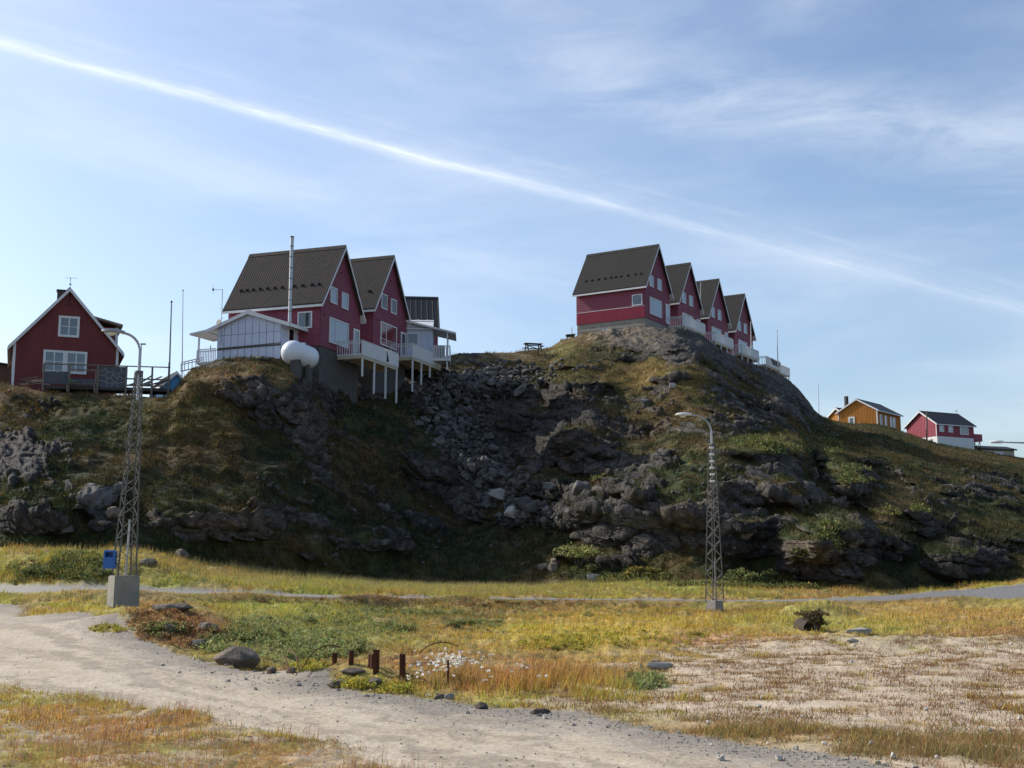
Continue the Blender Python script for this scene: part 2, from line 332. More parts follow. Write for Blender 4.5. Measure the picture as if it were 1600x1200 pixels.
wu2 = fu0+(26*fbm(FX, FD, 0*FX, .5, 3, .6, 27)+10*pn(FX*5, FD*5, 0*FX))*np.clip(20/FD, .3, 1.4); wv2 = fv0+(8*fbm(FX, FD, 0*FX, .5, 3, .6, 37)+3*pn(FX*4, FD*4, 0*FX+5))*np.clip(20/FD, .3, 1.6)
tfar = np.interp(wu2, [-800, 60, 130, 200, 300, 400, 500, 640, 750, 900, 1000, 1150, 1300, 1400, 1600, 2600], [925, 926, 955, 990, 1028, 1052, 1072, 1090, 1103, 1120, 1136, 1160, 1184, 1200, 1225, 1330])
tnear = np.interp(wu2, [-800, 0, 100, 200, 350, 500, 620, 700, 900, 2000], [960, 1066, 1086, 1104, 1132, 1162, 1186, 1200, 1240, 1500])
track = ss(-2, 3, wv2-tfar)*ss(-3, 3, tnear-wv2)*(fk < R_NEAR-1)*(fu0 > -500)
track = np.maximum(track, ss(60, 20, wu2)*(wv2 > 924)*(wv2 < 1060)*(fk < R_NEAR)*(fu0 > -500))
road = (fk == R_FAR)*1.0
verge = ss(0, 60, wv2-tfar)
sand = ss(-.35, .25, (wu2-1020)/260+(wv2-1040)/120*.6-.2+.5*nz2)*ss(985, 1022, wv2+.0*wu2)*(fk < R_NEAR-1)
sand = np.maximum(sand, ss(900, 1100, wu2)*ss(1095, 1130, wv2)*.9)
sand = np.maximum(sand, ss(760, 860, wu2)*ss(1090, 1100, wv2)*ss(1150, 1120, wv2)*.8)
sandp = sand*ss(-.75, .1, nz2+.35*sand-.1)
browng = ss(1118, 1150, wv2-.06*(wu2-1200))*ss(800, 1000, wu2)*ss(1200, 1165, wv2-.06*(wu2-1400))
sandp = sandp*(1-.75*browng)
meadow_bump = (.25+.75*ss(13, 22, FD))*(.15*nz1+.10*nz2)+.06*np.abs(pn(FX*4, FD*4, 0*FX))
flatm = np.clip(track+road+.88*sand, 0, 1)
FZ = FZ+meadow_bump*(1-flatm)*ss(0, 1, np.abs(FD-nearD[None])*.8)*ss(5, 9, FD)
FZ = FZ+(.012*pn(FX*2.2, FD*5, 0*FX)+.02*nz1)*track+.015*nz2*sand*(1-track)
n0 = fbm(FX, FD, 0*FX, .22, 4, .6, 47); n1 = fbm(FX, FD, 0*FX, .8, 3, .6, 57)
fc = np.zeros(FX.shape+(3,), np.float32)+np.array((.30, .21, .065), np.float32)
fc = mixc(fc, ss(.0, .5, n0), (.28, .26, .05)); fc = mixc(fc, ss(.05, .5, -n0)*.8, (.27, .14, .06)); fc = mixc(fc, ss(.1, .6, n1)*.6, (.16, .18, .045)); fc = mixc(fc, ss(.1, .6, -n1)*.5, (.36, .27, .12))
FP = [(470,1000,130,42,(.12,.15,.045),.85),(560,985,80,30,(.15,.17,.05),.5),(420,955,180,14,(.26,.27,.06),.7),(240,975,80,26,(.24,.11,.06),.8),(300,1005,60,18,(.22,.10,.05),.8),(170,965,50,14,(.36,.33,.08),.6),
 (170,985,30,8,(.30,.32,.05),.7),(1000,990,230,28,(.36,.27,.05),.7),(900,1000,120,25,(.40,.30,.045),.6),(1300,975,90,14,(.26,.30,.05),.7),(1120,1003,100,10,(.36,.17,.12),.85),(830,1065,150,26,(.27,.13,.06),.85),
 (900,1045,200,14,(.34,.19,.10),.6),(1450,960,220,22,(.34,.22,.09),.8),(1250,960,90,16,(.28,.27,.07),.5),(640,915,500,10,(.27,.29,.06),.8),(130,890,150,30,(.28,.22,.05),.7),(110,870,60,14,(.10,.13,.035),.7),(130,905,50,12,(.12,.14,.04),.6),(600,955,70,7,(.16,.15,.04),.7),(660,945,60,5,(.13,.12,.04),.7),(900,968,90,5,(.2,.12,.05),.6),(1050,960,90,5,(.20,.13,.05),.5),(520,938,160,4,(.16,.10,.05),.7),
 (735,966,70,9,(.07,.05,.02),1.0),(600,958,60,6,(.08,.09,.025),.9),(1180,955,120,6,(.22,.13,.05),.6),(1330,945,120,5,(.12,.10,.04),.7),(1460,941,80,5,(.12,.08,.04),.7),(810,947,70,7,(.15,.07,.035),.9),(560,1075,70,10,(.36,.31,.08),.7),(40,1165,90,40,(.28,.30,.05),.7),(60,1120,160,14,(.33,.17,.08),.7),(200,1145,150,20,(.34,.20,.09),.6),(500,1185,150,18,(.34,.18,.09),.7),
 (1300,1150,400,25,(.36,.24,.10),.7),(1450,1185,250,20,(.28,.25,.10),.6),(1010,1068,30,14,(.16,.2,.06),.8),(650,1010,90,20,(.25,.2,.06),.5)]
for (a, b, ru, rv, c_, s_) in FP: fc = mixc(fc, s_*np.exp(-(((wu2-a)/ru)**2+((wv2-b)/rv)**2)), c_)
gcol_flat = fc.copy()
sc = np.zeros_like(fc)+np.array((.43, .345, .25), np.float32); sc = mixc(sc, ss(0, .6, n1), (.49, .40, .295)); sc = mixc(sc, ss(-.1, .5, -nz2-n0*.6)*.7, (.33, .235, .145))
tk = np.zeros_like(fc)+np.array((.405, .335, .248), np.float32)
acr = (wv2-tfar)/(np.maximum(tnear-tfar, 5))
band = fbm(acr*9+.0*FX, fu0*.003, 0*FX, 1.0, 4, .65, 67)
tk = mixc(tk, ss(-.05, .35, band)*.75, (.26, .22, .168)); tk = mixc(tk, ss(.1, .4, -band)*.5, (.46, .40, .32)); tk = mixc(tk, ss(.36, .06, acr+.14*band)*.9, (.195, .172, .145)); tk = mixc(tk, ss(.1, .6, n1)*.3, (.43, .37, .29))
fc = mixc(fc, np.clip(sandp, 0, 1), (0, 0, 0))+sc*np.clip(sandp, 0, 1)[..., None]
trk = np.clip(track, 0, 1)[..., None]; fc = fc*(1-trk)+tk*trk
rdc = np.zeros_like(fc)+np.array((.20, .19, .18), np.float32)+(.03*n1)[..., None]
rdc = mixc(rdc, ss(200, 0, fu0)*.6, (.36, .33, .27)); rdc = mixc(rdc, ss(1200, 1450, fu0)*.7, (.13, .13, .135))
fc = fc*(1-road[..., None])+rdc*road[..., None]
soil = (fu0 < 900)*(wv2 > tnear-4)*(FD < 22)*(FD > 5)*ss(-.4, .25, nz2+.2*pn(FX*6, FD*6, 0*FX)-.25*ss(1150, 1190, wv2)*(fu0 < 220))
fc = mixc(fc, soil*.75*1.0, (.37, .30, .22))
frock = np.clip(.8*track+road+.85*sandp+.5*soil, 0, 1)
FX, FYw = FX, FD

# ---- behind the crest
BX, BY, BZ, BC = [], [], [], []
lx, ly, lz = X[-1], Yy[-1], Z[-1]
for (dD, dz) in ((1.5, .0), (4, -.1), (8, -.3), (15, -.8), (35, -3), (90, -10), (250, -21), (900, -24), (5000, -26)):
    s = (ly+dD)/ly; BX.append(lx*s); BY.append(ly*s); BZ.append(np.maximum(lz+dz, -2.0+0*lz)); 
BX, BY, BZ = map(np.array, (BX, BY, BZ)); nb = len(BX)
bcol = np.repeat(hcol[-1][None], nb, 0)
AX = np.concatenate([FX, X, BX]); AY = np.concatenate([FYw, Yy, BY]); AZ = np.concatenate([FZ, Z, BZ])
AC = np.concatenate([np.clip(fc, .01, .9), np.clip(hcol, .01, .9), bcol]); AR = np.concatenate([frock*0, rock, np.zeros((nb, NU))])
AG = np.concatenate([frock, rock*0, np.zeros((nb, NU))])
NR = AX.shape[0]
PU, PV = proj(AX, AY, AZ)
NHILL0, NHILL1 = ROW_FOOT, ROW_FOOT+NH
# lookups
def hit(u, v, lo=0, hi=NHILL1):
    j = min(max(np.searchsorted(ug, u), 1), NU-1); j = j if abs(ug[j]-u) < abs(ug[j-1]-u) else j-1
    c = PV[lo:hi, j]; k = np.argmax(c <= v)
    if c[k] > v: k = len(c)-1
    return Vector((float(AX[lo+k, j]), float(AY[lo+k, j]), float(AZ[lo+k, j])))
def zat(x, y):
    j = int(np.argmin(np.abs(AX[min(NHILL0+200, NR-1)]/AY[min(NHILL0+200, NR-1)]-x/y)))
    return float(np.interp(y, AY[:, j], AZ[:, j]))
def meshnp(name, co, faces_idx, nv, mat, cols=None, extra=None, smooth=True, kind=None):
    me = bpy.data.meshes.new(name); nf = len(faces_idx)//nv
    me.vertices.add(len(co)); me.vertices.foreach_set('co', np.ascontiguousarray(co, np.float32).ravel())
    me.loops.add(len(faces_idx)); me.loops.foreach_set('vertex_index', np.ascontiguousarray(faces_idx, np.int32))
    me.polygons.add(nf); me.polygons.foreach_set('loop_start', np.arange(0, nf*nv, nv, dtype=np.int32))
    me.polygons.foreach_set('use_smooth', np.full(nf, smooth, dtype=bool))
    if cols is not None:
        a = me.attributes.new('col', 'FLOAT_COLOR', 'POINT'); c4 = np.ones((len(co), 4), np.float32); c4[:, :3] = cols; a.data.foreach_set('color', c4.ravel())
    for k, v in (extra or {}).items():
        a = me.attributes.new(k, 'FLOAT', 'POINT'); a.data.foreach_set('value', np.ascontiguousarray(v, np.float32).ravel())
    me.update(calc_edges=True); me.materials.append(mat)
    o = bpy.data.objects.new(name, me); COL.objects.link(o)
    if kind: o['kind'] = kind
    return o

# ------------------------------------------------------------------ materials
def newmat(name):
    m = bpy.data.materials.new(name); m.use_nodes = True; m.node_tree.nodes.clear(); t = NT(m.node_tree)
    out = t.n('ShaderNodeOutputMaterial'); b = t.n('ShaderNodeBsdfPrincipled'); t.l.new(b.outputs[0], out.inputs[0])
    b.inputs['Specular IOR Level'].default_value = .25
    return m, t, b, out
def terrain_mat():
    m, t, b, out = newmat('terrain'); g = t.n('ShaderNodeNewGeometry').outputs['Position']
    col = t.n('ShaderNodeAttribute', attribute_name='col').outputs['Color']
    rk = t.n('ShaderNodeAttribute', attribute_name='rock').outputs['Fac']; gr = t.n('ShaderNodeAttribute', attribute_name='gravel').outputs['Fac']
    n1 = t.noise(g, 2.2, 8, .7); n2 = t.noise(g, 14, 6, .7); n3 = t.noise(g, 60, 3, .6)
    vc = t.vor(g, 2.6, 'DISTANCE_TO_EDGE'); vc2 = t.vor(g, 40, 'F1')
    k = t.m('ADD', t.m('MULTIPLY', t.ramp(n1, .3, .7), .8), .6)
    k2 = t.m('ADD', t.m('MULTIPLY', t.ramp(n2, .3, .7), .5), .75)
    k3 = t.m('ADD', t.m('MULTIPLY', t.ramp(n3, .3, .7), .4), .80)
    kg = t.m('MULTIPLY', k2, k3)
    kr = t.m('MULTIPLY', k, k2)
    kk = t.n('ShaderNodeMix', data_type='FLOAT'); t.set(kk.inputs[0], gr); t.set(kk.inputs[2], kr); t.set(kk.inputs[3], kg)
    c = t.vm('SCALE', col, kk.outputs[0])
    lich = t.m('MULTIPLY', t.m('MULTIPLY', t.ramp(t.noise(g, 4.5, 5, .7), .58, .70), rk), .55)
    c = t.mix(lich, c, (.30, .29, .26))
    t.set(b.inputs['Base Color'], c); b.inputs['Roughness'].default_value = .93
    h = t.m('ADD', t.m('MULTIPLY', n1, t.m('MULTIPLY', rk, .5)), t.m('MULTIPLY', n2, .10))
    h = t.m('ADD', h, t.m('MULTIPLY', t.m('MULTIPLY', t.ramp(vc, 0, .09), rk), .10))
    h = t.m('ADD', h, t.m('MULTIPLY', n3, .016)); 
    bp = t.n('ShaderNodeBump'); bp.inputs['Strength'].default_value = 1; bp.inputs['Distance'].default_value = .45
    amt = t.m('SUBTRACT', 1, t.m('MULTIPLY', gr, .80))
    t.set(bp.inputs['Strength'], amt); t.set(bp.inputs['Height'], h); t.l.new(bp.outputs[0], b.inputs['Normal']); return m
M_TERR = terrain_mat()
def blade_mat(name, tr=.35):
    m, t, b, out = newmat(name); col = t.n('ShaderNodeAttribute', attribute_name='col').outputs['Color']
    t.set(b.inputs['Base Color'], col); b.inputs['Roughness'].default_value = .7
    tl = t.n('ShaderNodeBsdfTranslucent'); t.set(tl.inputs[0], col); mx = t.n('ShaderNodeMixShader'); mx.inputs[0].default_value = tr
    t.l.new(b.outputs[0], mx.inputs[1]); t.l.new(tl.outputs[0], mx.inputs[2]); t.l.new(mx.outputs[0], out.inputs[0]); return m
M_BLADE = blade_mat('grass_blade', .4)

# ------------------------------------------------------------------ terrain objects
def quads(mask):      # mask over faces (NR-1, NU-1)
    i, j = np.nonzero(mask); a = i*NU+j
    f = np.stack([a, a+1, a+NU+1, a+NU], 1).ravel(); u_, inv = np.unique(f, return_inverse=True)
    return u_, inv
fi = np.arange(NR-1)[:, None]+np.zeros((1, NU-1), int)
trk_all = np.zeros((NR, NU)); trk_all[:ROW_FOOT] = track; sd_all = np.zeros((NR, NU)); sd_all[:ROW_FOOT] = sand; rd_all = np.zeros((NR, NU)); 
rk_arr = np.array(rowkind+[99]*(NR-ROW_FOOT))
isroad = (rk_arr[fi] == R_FAR)
istrk = (trk_all[:-1, :-1] > .5) & ~isroad; issand = (sd_all[:-1, :-1] > .5) & ~istrk & ~isroad
ishill = fi >= NHILL0
ismead = ~(isroad | istrk | issand | ishill)
allc = np.stack([AX.ravel(), AY.ravel(), AZ.ravel()], 1); accol = AC.reshape(-1, 3)
for nm, mk in (('road', isroad), ('gravel_track', istrk), ('sandy_ground', issand), ('meadow_ground', ismead), ('rocky_hill', ishill)):
    u_, inv = quads(mk)
    o = meshnp(nm, allc[u_], inv, 4, M_TERR, accol[u_], {'rock': AR.ravel()[u_], 'gravel': AG.ravel()[u_]}, kind='structure')
# the land around and behind, a sheet out to the horizon under everything
mp_, t_, b_, o_ = newmat('plain_land'); pos = t_.n('ShaderNodeNewGeometry').outputs['Position']
t_.set(b_.inputs['Base Color'], t_.mix(t_.ramp(t_.noise(pos, .15, 6), .35, .65), (.16, .12, .06), (.26, .22, .12))); b_.inputs['Roughness'].default_value = .95
pl = meshnp('outer_land', np.array([(-9000, -9000, -2.6), (9000, -9000, -2.6), (9000, 9000, -2.6), (-9000, 9000, -2.6)]), np.arange(4), 4, mp_, kind='structure')
xs_ = AX[0]; near = np.array([(-400, -200, -.02), (400, -200, -.02), (float(xs_[-1]), 2, -.02), (float(xs_[0]), 2, -.02)])
pl2 = meshnp('near_ground', near, np.arange(4), 4, mp_, kind='structure')

# ------------------------------------------------------------------ grass
HCOL = np.concatenate([gcol_flat, gc, bcol])
area_w = None
def scatter(wgt, n):
    """random points on terrain faces, weight per vertex grid"""
    wq = wgt[:-1, :-1].copy()
    e1 = np.stack([AX[:-1, 1:]-AX[:-1, :-1], AY[:-1, 1:]-AY[:-1, :-1], AZ[:-1, 1:]-AZ[:-1, :-1]]); e2 = np.stack([AX[1:, :-1]-AX[:-1, :-1], AY[1:, :-1]-AY[:-1, :-1], AZ[1:, :-1]-AZ[:-1, :-1]])
    ar = np.linalg.norm(np.cross(e1, e2, axis=0), axis=0)
    p = (wq*ar).ravel(); cs = np.cumsum(p); r = rng.random(n)*cs[-1]; k = np.searchsorted(cs, r); i, j = k//(NU-1), k % (NU-1)
    a, b = rng.random(n), rng.random(n)
    def bl(G): 
        sh = (lambda t: t[:, None]) if G.ndim == 3 else (lambda t: t)
        return G[i, j]*sh((1-a)*(1-b))+G[i, j+1]*sh(a*(1-b))+G[i+1, j]*sh((1-a)*b)+G[i+1, j+1]*sh(a*b)
    return np.stack([bl(AX), bl(AY), bl(AZ)], 1), bl(HCOL), i, j
def blades(name, pos, h, wd, col, lean=.35, bent=False, wind=(0.25, -.1), tipc=None, kind='stuff', mat=None):
    n = len(pos); yaw = rng.random(n)*2*np.pi; la = rng.random(n)*2*np.pi; ll = lean*rng.random(n)
    sx, sy = np.cos(yaw)*wd/2, np.sin(yaw)*wd/2
    tx = (np.cos(la)*ll+wind[0]*rng.random(n))*h; ty = (np.sin(la)*ll+wind[1]*rng.random(n))*h
    x, y, z = pos.T; z = z-.02
    if bent:
        vs = [np.stack([x-sx, y-sy, z], 1), np.stack([x+sx, y+sy, z], 1), np.stack([x+sx*.7+tx*.35, y+sy*.7+ty*.35, z+h*.6], 1), np.stack([x-sx*.7+tx*.35, y-sy*.7+ty*.35, z+h*.6], 1), np.stack([x+tx, y+ty, z+h], 1)]
        co = np.stack(vs, 1).reshape(-1, 3); b = (np.arange(n)*5)[:, None]; idx = (b+np.array([[0, 1, 2, 0, 2, 3, 3, 2, 4]])).ravel(); k = 5
    else:
        vs = [np.stack([x-sx, y-sy, z], 1), np.stack([x+sx, y+sy, z], 1), np.stack([x+tx, y+ty, z+h], 1)]
        co = np.stack(vs, 1).reshape(-1, 3); idx = np.arange(3*n); k = 3
    c = np.repeat(np.clip(col, .01, .8)[:, None], k, 1)
    if tipc is not None: c[:, -1] = tipc
    return meshnp(name, co, idx, 3, mat or M_BLADE, c.reshape(-1, 3), smooth=False, kind=kind)
def jit(c, a=.3, b=.12): 
    n = len(c); return c*(1+a*rng.normal(size=(n, 1)).clip(-2, 2))*(1+b*rng.normal(size=(n, 3)).clip(-2, 2))
inview = ((PU > -80) & (PU < 1680) & (PV < 1260)).astype(float)
full = lambda a, fillv=0: np.concatenate([a, np.full((NR-a.shape[0], NU), fillv)])
tr_f, sd_f, rd_f = full(track), full(sandp*(sand > .3)), full((fk == R_FAR)*1.0)
flatmask = np.zeros((NR, NU)); flatmask[:ROW_FOOT] = 1
n_a = fbm(AX, AY, AZ, .9, 3, .6, 111)
w1 = inview*flatmask*(1-ss(.05, .5, tr_f))*(1-rd_f)*(1-.97*ss(.1, .6, sd_f))*ss(-.5, .3, n_a)/np.maximum(AY, 8)**1.25*(AY > 12)*(AY < 70)
p_, c_, i_, j_ = scatter(w1, 250000)
hh_ = (.035+.10*rng.random(len(p_))**1.6)*(.75+.5*ss(20, 45, p_[:, 1]))*(1+.6*ss(.0, .6, fbm(p_[:, 0], p_[:, 1], p_[:, 2], .4, 2, .5, 5)))*(1+.5*((p_[:, 1] > farD[j_]+.2)))
uu_, vv_ = proj(p_[:, 0], p_[:, 1], p_[:, 2])
reed = np.exp(-(((uu_-830)/130)**2+((vv_-1075)/24)**2)); hh_ = hh_*(1+2.2*reed)
hh_ = hh_*(1-.6*np.exp(-((uu_-570)/60)**2-((vv_-1062)/16)**2)); grn = jit(c_*np.array([[1.46, 1.40, .95]]), .3); straw = rng.random(len(p_)) < .07; grn[straw] = jit(np.tile([[.42, .30, .16]], (straw.sum(), 1)), .2, .05)
blades('meadow_grass', p_, hh_, .012+.016*rng.random(len(p_))*np.clip(p_[:, 1]/30, .4, 2), grn, .6)
# tall pale grass along the far side of the road
w2 = inview*flatmask*np.exp(-((PU-650)/420)**2)*(fi_far := (AY > np.concatenate([np.repeat(farD[None], NR, 0)])+.6))*(AY < 70)
p_, c_, i_, j_ = scatter(w2, 20000)
blades('tall_roadside_grass', p_, .16+.3*rng.random(len(p_)), .018+0*p_[:, 0], jit(np.tile([[.27, .27, .06]], (len(p_), 1)), .3), .5, tipc=np.array([.42, .33, .17]))
# hill grass
hm = np.zeros((NR, NU)); hm[NHILL0:NHILL1+2] = 1
w3 = inview*hm*(1-ss(.15, .6, np.concatenate([np.zeros((ROW_FOOT, NU)), rock, np.zeros((nb, NU))])))/np.maximum(AY, 50)**1.6*ss(-.6, .2, n_a)
p_, c_, i_, j_ = scatter(w3, 300000)
blades('hillside_grass', p_, (.10+.25*rng.random(len(p_))**2), .03+.04*rng.random(len(p_)), jit(c_*1.15, .3), .6, wind=(.2, -.25))
# near grass at the bottom left, close to the camera
w4 = inview*flatmask*(1-ss(.02, .5, tr_f))*ss(1055, 1085, PV+.0*PU)*(PU < 900)*(PV > tnear.min())*(AY < 22)*(AY > 7.5)*np.where(PV > 1050, 1, 0)*full((wv2 > tnear-8)*1.0)*ss(-.35, .35, n_a+.15)
p_, c_, i_, j_ = scatter(w4, 46000)
cl = rng.random(len(p_)); cc_ = jit(c_*np.array([[1.35, 1.1, .9]]), .3); cc_[cl < .16] = jit(np.tile([[.34, .16, .08]], ((cl < .16).sum(), 1)), .25)
blades('near_grass', p_, (.02+.045*rng.random(len(p_))**1.8), .004+.004*rng.random(len(p_)), cc_, 1.6, bent=True)
w4b = w4*ss(-.1, .5, n_a); p_, c_, i_, j_ = scatter(w4b+w4*.15, 2200)
blades('dry_grass_stalks', p_, (.10+.14*rng.random(len(p_))), .004+0*p_[:, 0], jit(np.tile([[.36, .19, .10]], (len(p_), 1)), .25), .5, bent=True)
# sparse tufts over the sandy ground
def tufts(name, wgt, ntuft, per, spread, h, wd, base, mat=None):
    p_, c_, i_, j_ = scatter(wgt, ntuft); sz = .4+rng.random(ntuft)**2*1.6
    q_ = np.repeat(p_, per, 0); s_ = np.repeat(sz, per); q_[:, :2] += rng.normal(size=(len(q_), 2))*spread*s_[:, None]
    return blades(name, q_, h*s_*(.5+rng.random(len(q_))), wd*(.6+.6*rng.random(len(q_))), jit(np.repeat(base(p_, c_), per, 0), .3), 1.1)
w5 = inview*flatmask*ss(.1, .6, full(sand))*(1-ss(.1, .5, tr_f))*(AY < 45)/np.maximum(AY, 8)**.7*ss(-.7, .5, n_a)
tufts('sandy_ground_tufts', w5, 11000, 12, .045, .038, .014, lambda p, c: np.tile([[.21, .12, .05]], (len(p), 1)))
w6 = inview*flatmask*full(np.clip(browng, 0, 1))*(1-ss(.05, .4, tr_f))*ss(-.4, .5, n_a)
tufts('trackside_tufts', w6, 1500, 16, .06, .06, .010, lambda p, c: np.where(rng.random((len(p), 1)) < .5, [[.32, .20, .08]], [[.22, .19, .07]]))
w7 = inview*flatmask*ss(.2, .5, tr_f)*ss(.8, .5, tr_f)*(AY < 40)
tufts('track_edge_tufts', w7, 900, 10, .05, .05, .010, lambda p, c: np.tile([[.30, .21, .08]], (len(p), 1)))
# ------------------------------------------------------------------ object materials
def wallmat(name, col, col2=None, rough=.75, scale=6, amt=.5, bump=.0, streak=False, spec=.25, metallic=0):
    m, t, b, out = newmat(name); tcn = t.n('ShaderNodeTexCoord').outputs['Object']
    mpn = t.n('ShaderNodeMapping'); t.set(mpn.inputs[0], tcn); mpn.inputs['Scale'].default_value = (1, 1, .15) if streak else (1, 1, 1)
    n = t.noise(mpn.outputs[0], scale, 5, .65); n2 = t.noise(tcn, scale*9, 3, .6)
    col2 = col2 or tuple(c*.75 for c in col)
    c = t.mix(t.m('MULTIPLY', t.ramp(n, .35, .7), amt), col, col2); c = t.mix(t.m('MULTIPLY', t.ramp(n2, .45, .75), amt*.4), c, tuple(x*.8 for x in col2))
    t.set(b.inputs['Base Color'], c); b.inputs['Roughness'].default_value = rough; b.inputs['Specular IOR Level'].default_value = spec; b.inputs['Metallic'].default_value = metallic
    if bump:
        bp = t.n('ShaderNodeBump'); bp.inputs['Strength'].default_value = .6; bp.inputs['Distance'].default_value = bump; t.set(bp.inputs['Height'], n2); t.l.new(bp.outputs[0], b.inputs['Normal'])
    return m
MR = wallmat('red_cladding', (.225, .056, .088), (.18, .044, .070), .6, 3, .7)
MRB = wallmat('red_boarding', (.34, .045, .075), (.28, .036, .060), .6, 3, .6, streak=True)
MRL = wallmat('dark_red_boarding', (.18, .046, .047), (.14, .036, .038), .7, 2, .6, streak=True)
MRF = wallmat('rose_red_boarding', (.31, .070, .095), (.25, .055, .075), .7, 2, .6, streak=True)
MWH = wallmat('white_paint', (.66, .67, .68), (.56, .57, .58), .55, 4, .5)
MWP = wallmat('white_panel', (.50, .55, .68), (.44, .49, .61), .5, 1.5, .5)
MBL = wallmat('batten_grey', (.10, .11, .14), None, .6)
MRO = wallmat('brown_metal_roof', (.050, .048, .047), (.085, .060, .046), .85, 1.6, .5, spec=.1)
MRO2 = wallmat('grey_metal_roof', (.040, .039, .038), (.055, .050, .045), .85, 1.4, .4, spec=.1)
MRK = wallmat('black_roof', (.022, .023, .026), (.035, .034, .034), .6, 2, .6)
MTAN = wallmat('tan_felt_roof', (.30, .25, .19), (.20, .15, .11), .8, 3, .7)  # tan felt of the left house and dormer roofs
MCO = wallmat('concrete', (.28, .265, .235), (.20, .185, .165), .9, 1.6, .8, bump=.01)
MCD = wallmat('grey_concrete', (.095, .093, .09), (.07, .068, .066), .9, 1.6, .8, bump=.01)
MOR = wallmat('ochre_boarding', (.46, .19, .035), (.36, .14, .025), .7, 2, .6, streak=True)
MST = wallmat('galvanised_steel', (.42, .43, .44), (.28, .28, .28), .38, 8, .6, metallic=.8, spec=.5)
MSD = wallmat('weathered_steel', (.15, .15, .14), (.10, .09, .08), .6, 8, .6, metallic=.4)
MRU = wallmat('rusty_iron', (.10, .035, .018), (.05, .02, .012), .9, 14, .8)
MWD = wallmat('weathered_wood', (.20, .17, .14), (.12, .10, .085), .9, 4, .7)
MWDD = wallmat('dark_wood', (.070, .062, .058), (.045, .04, .038), .9, 4, .7)
MGP = wallmat('slate_grey_panel', (.085, .095, .12), (.065, .07, .09), .7, 2, .5)
MJT = wallmat('pale_joint', (.34, .34, .33), None, .9)
MLW = wallmat('pale_wood', (.50, .44, .34), (.38, .33, .25), .8, 4, .6)
MTK = wallmat('tank_white', (.66, .69, .76), (.56, .59, .66), .35, 1.2, .4, spec=.5)
MBIN = wallmat('blue_plastic', (.02, .12, .42), (.015, .09, .33), .4, 4, .4, spec=.5)
MBK = wallmat('black_metal', (.018, .018, .02), None, .5)
MGR = wallmat('green_tarp', (.09, .12, .07), (.05, .07, .04), .8, 3, .7)
MBH = wallmat('sky_blue_boarding', (.06, .25, .48), None, .7, 2, .5, streak=True)
MPP = wallmat('stained_pipe', (.045, .035, .028), None, .9)
MBR = wallmat('brown_boarding', (.12, .075, .05), None, .7, 2, .5, streak=True)
MCUR = wallmat('curtain', (.45, .45, .45), (.3, .3, .32), .9, 3, .6, streak=True)
def glassmat(name, tint, rough=.06, spec=1.0):
    m, t, b, out = newmat(name); b.inputs['Base Color'].default_value = (*tint, 1); b.inputs['Roughness'].default_value = rough
    b.inputs['Specular IOR Level'].default_value = spec; b.inputs['IOR'].default_value = 1.6; return m
MGL = glassmat('window_glass', (.03, .04, .05)); MGLB = glassmat('curtain_sky_glass', (.20, .24, .30), .1); MGD = glassmat('dark_glass', (.010, .012, .016), .1, .5)  # curtained panes: pale blue tint also paints reflected sky
MLENS = glassmat('lamp_lens', (.6, .6, .58), .2, .6)

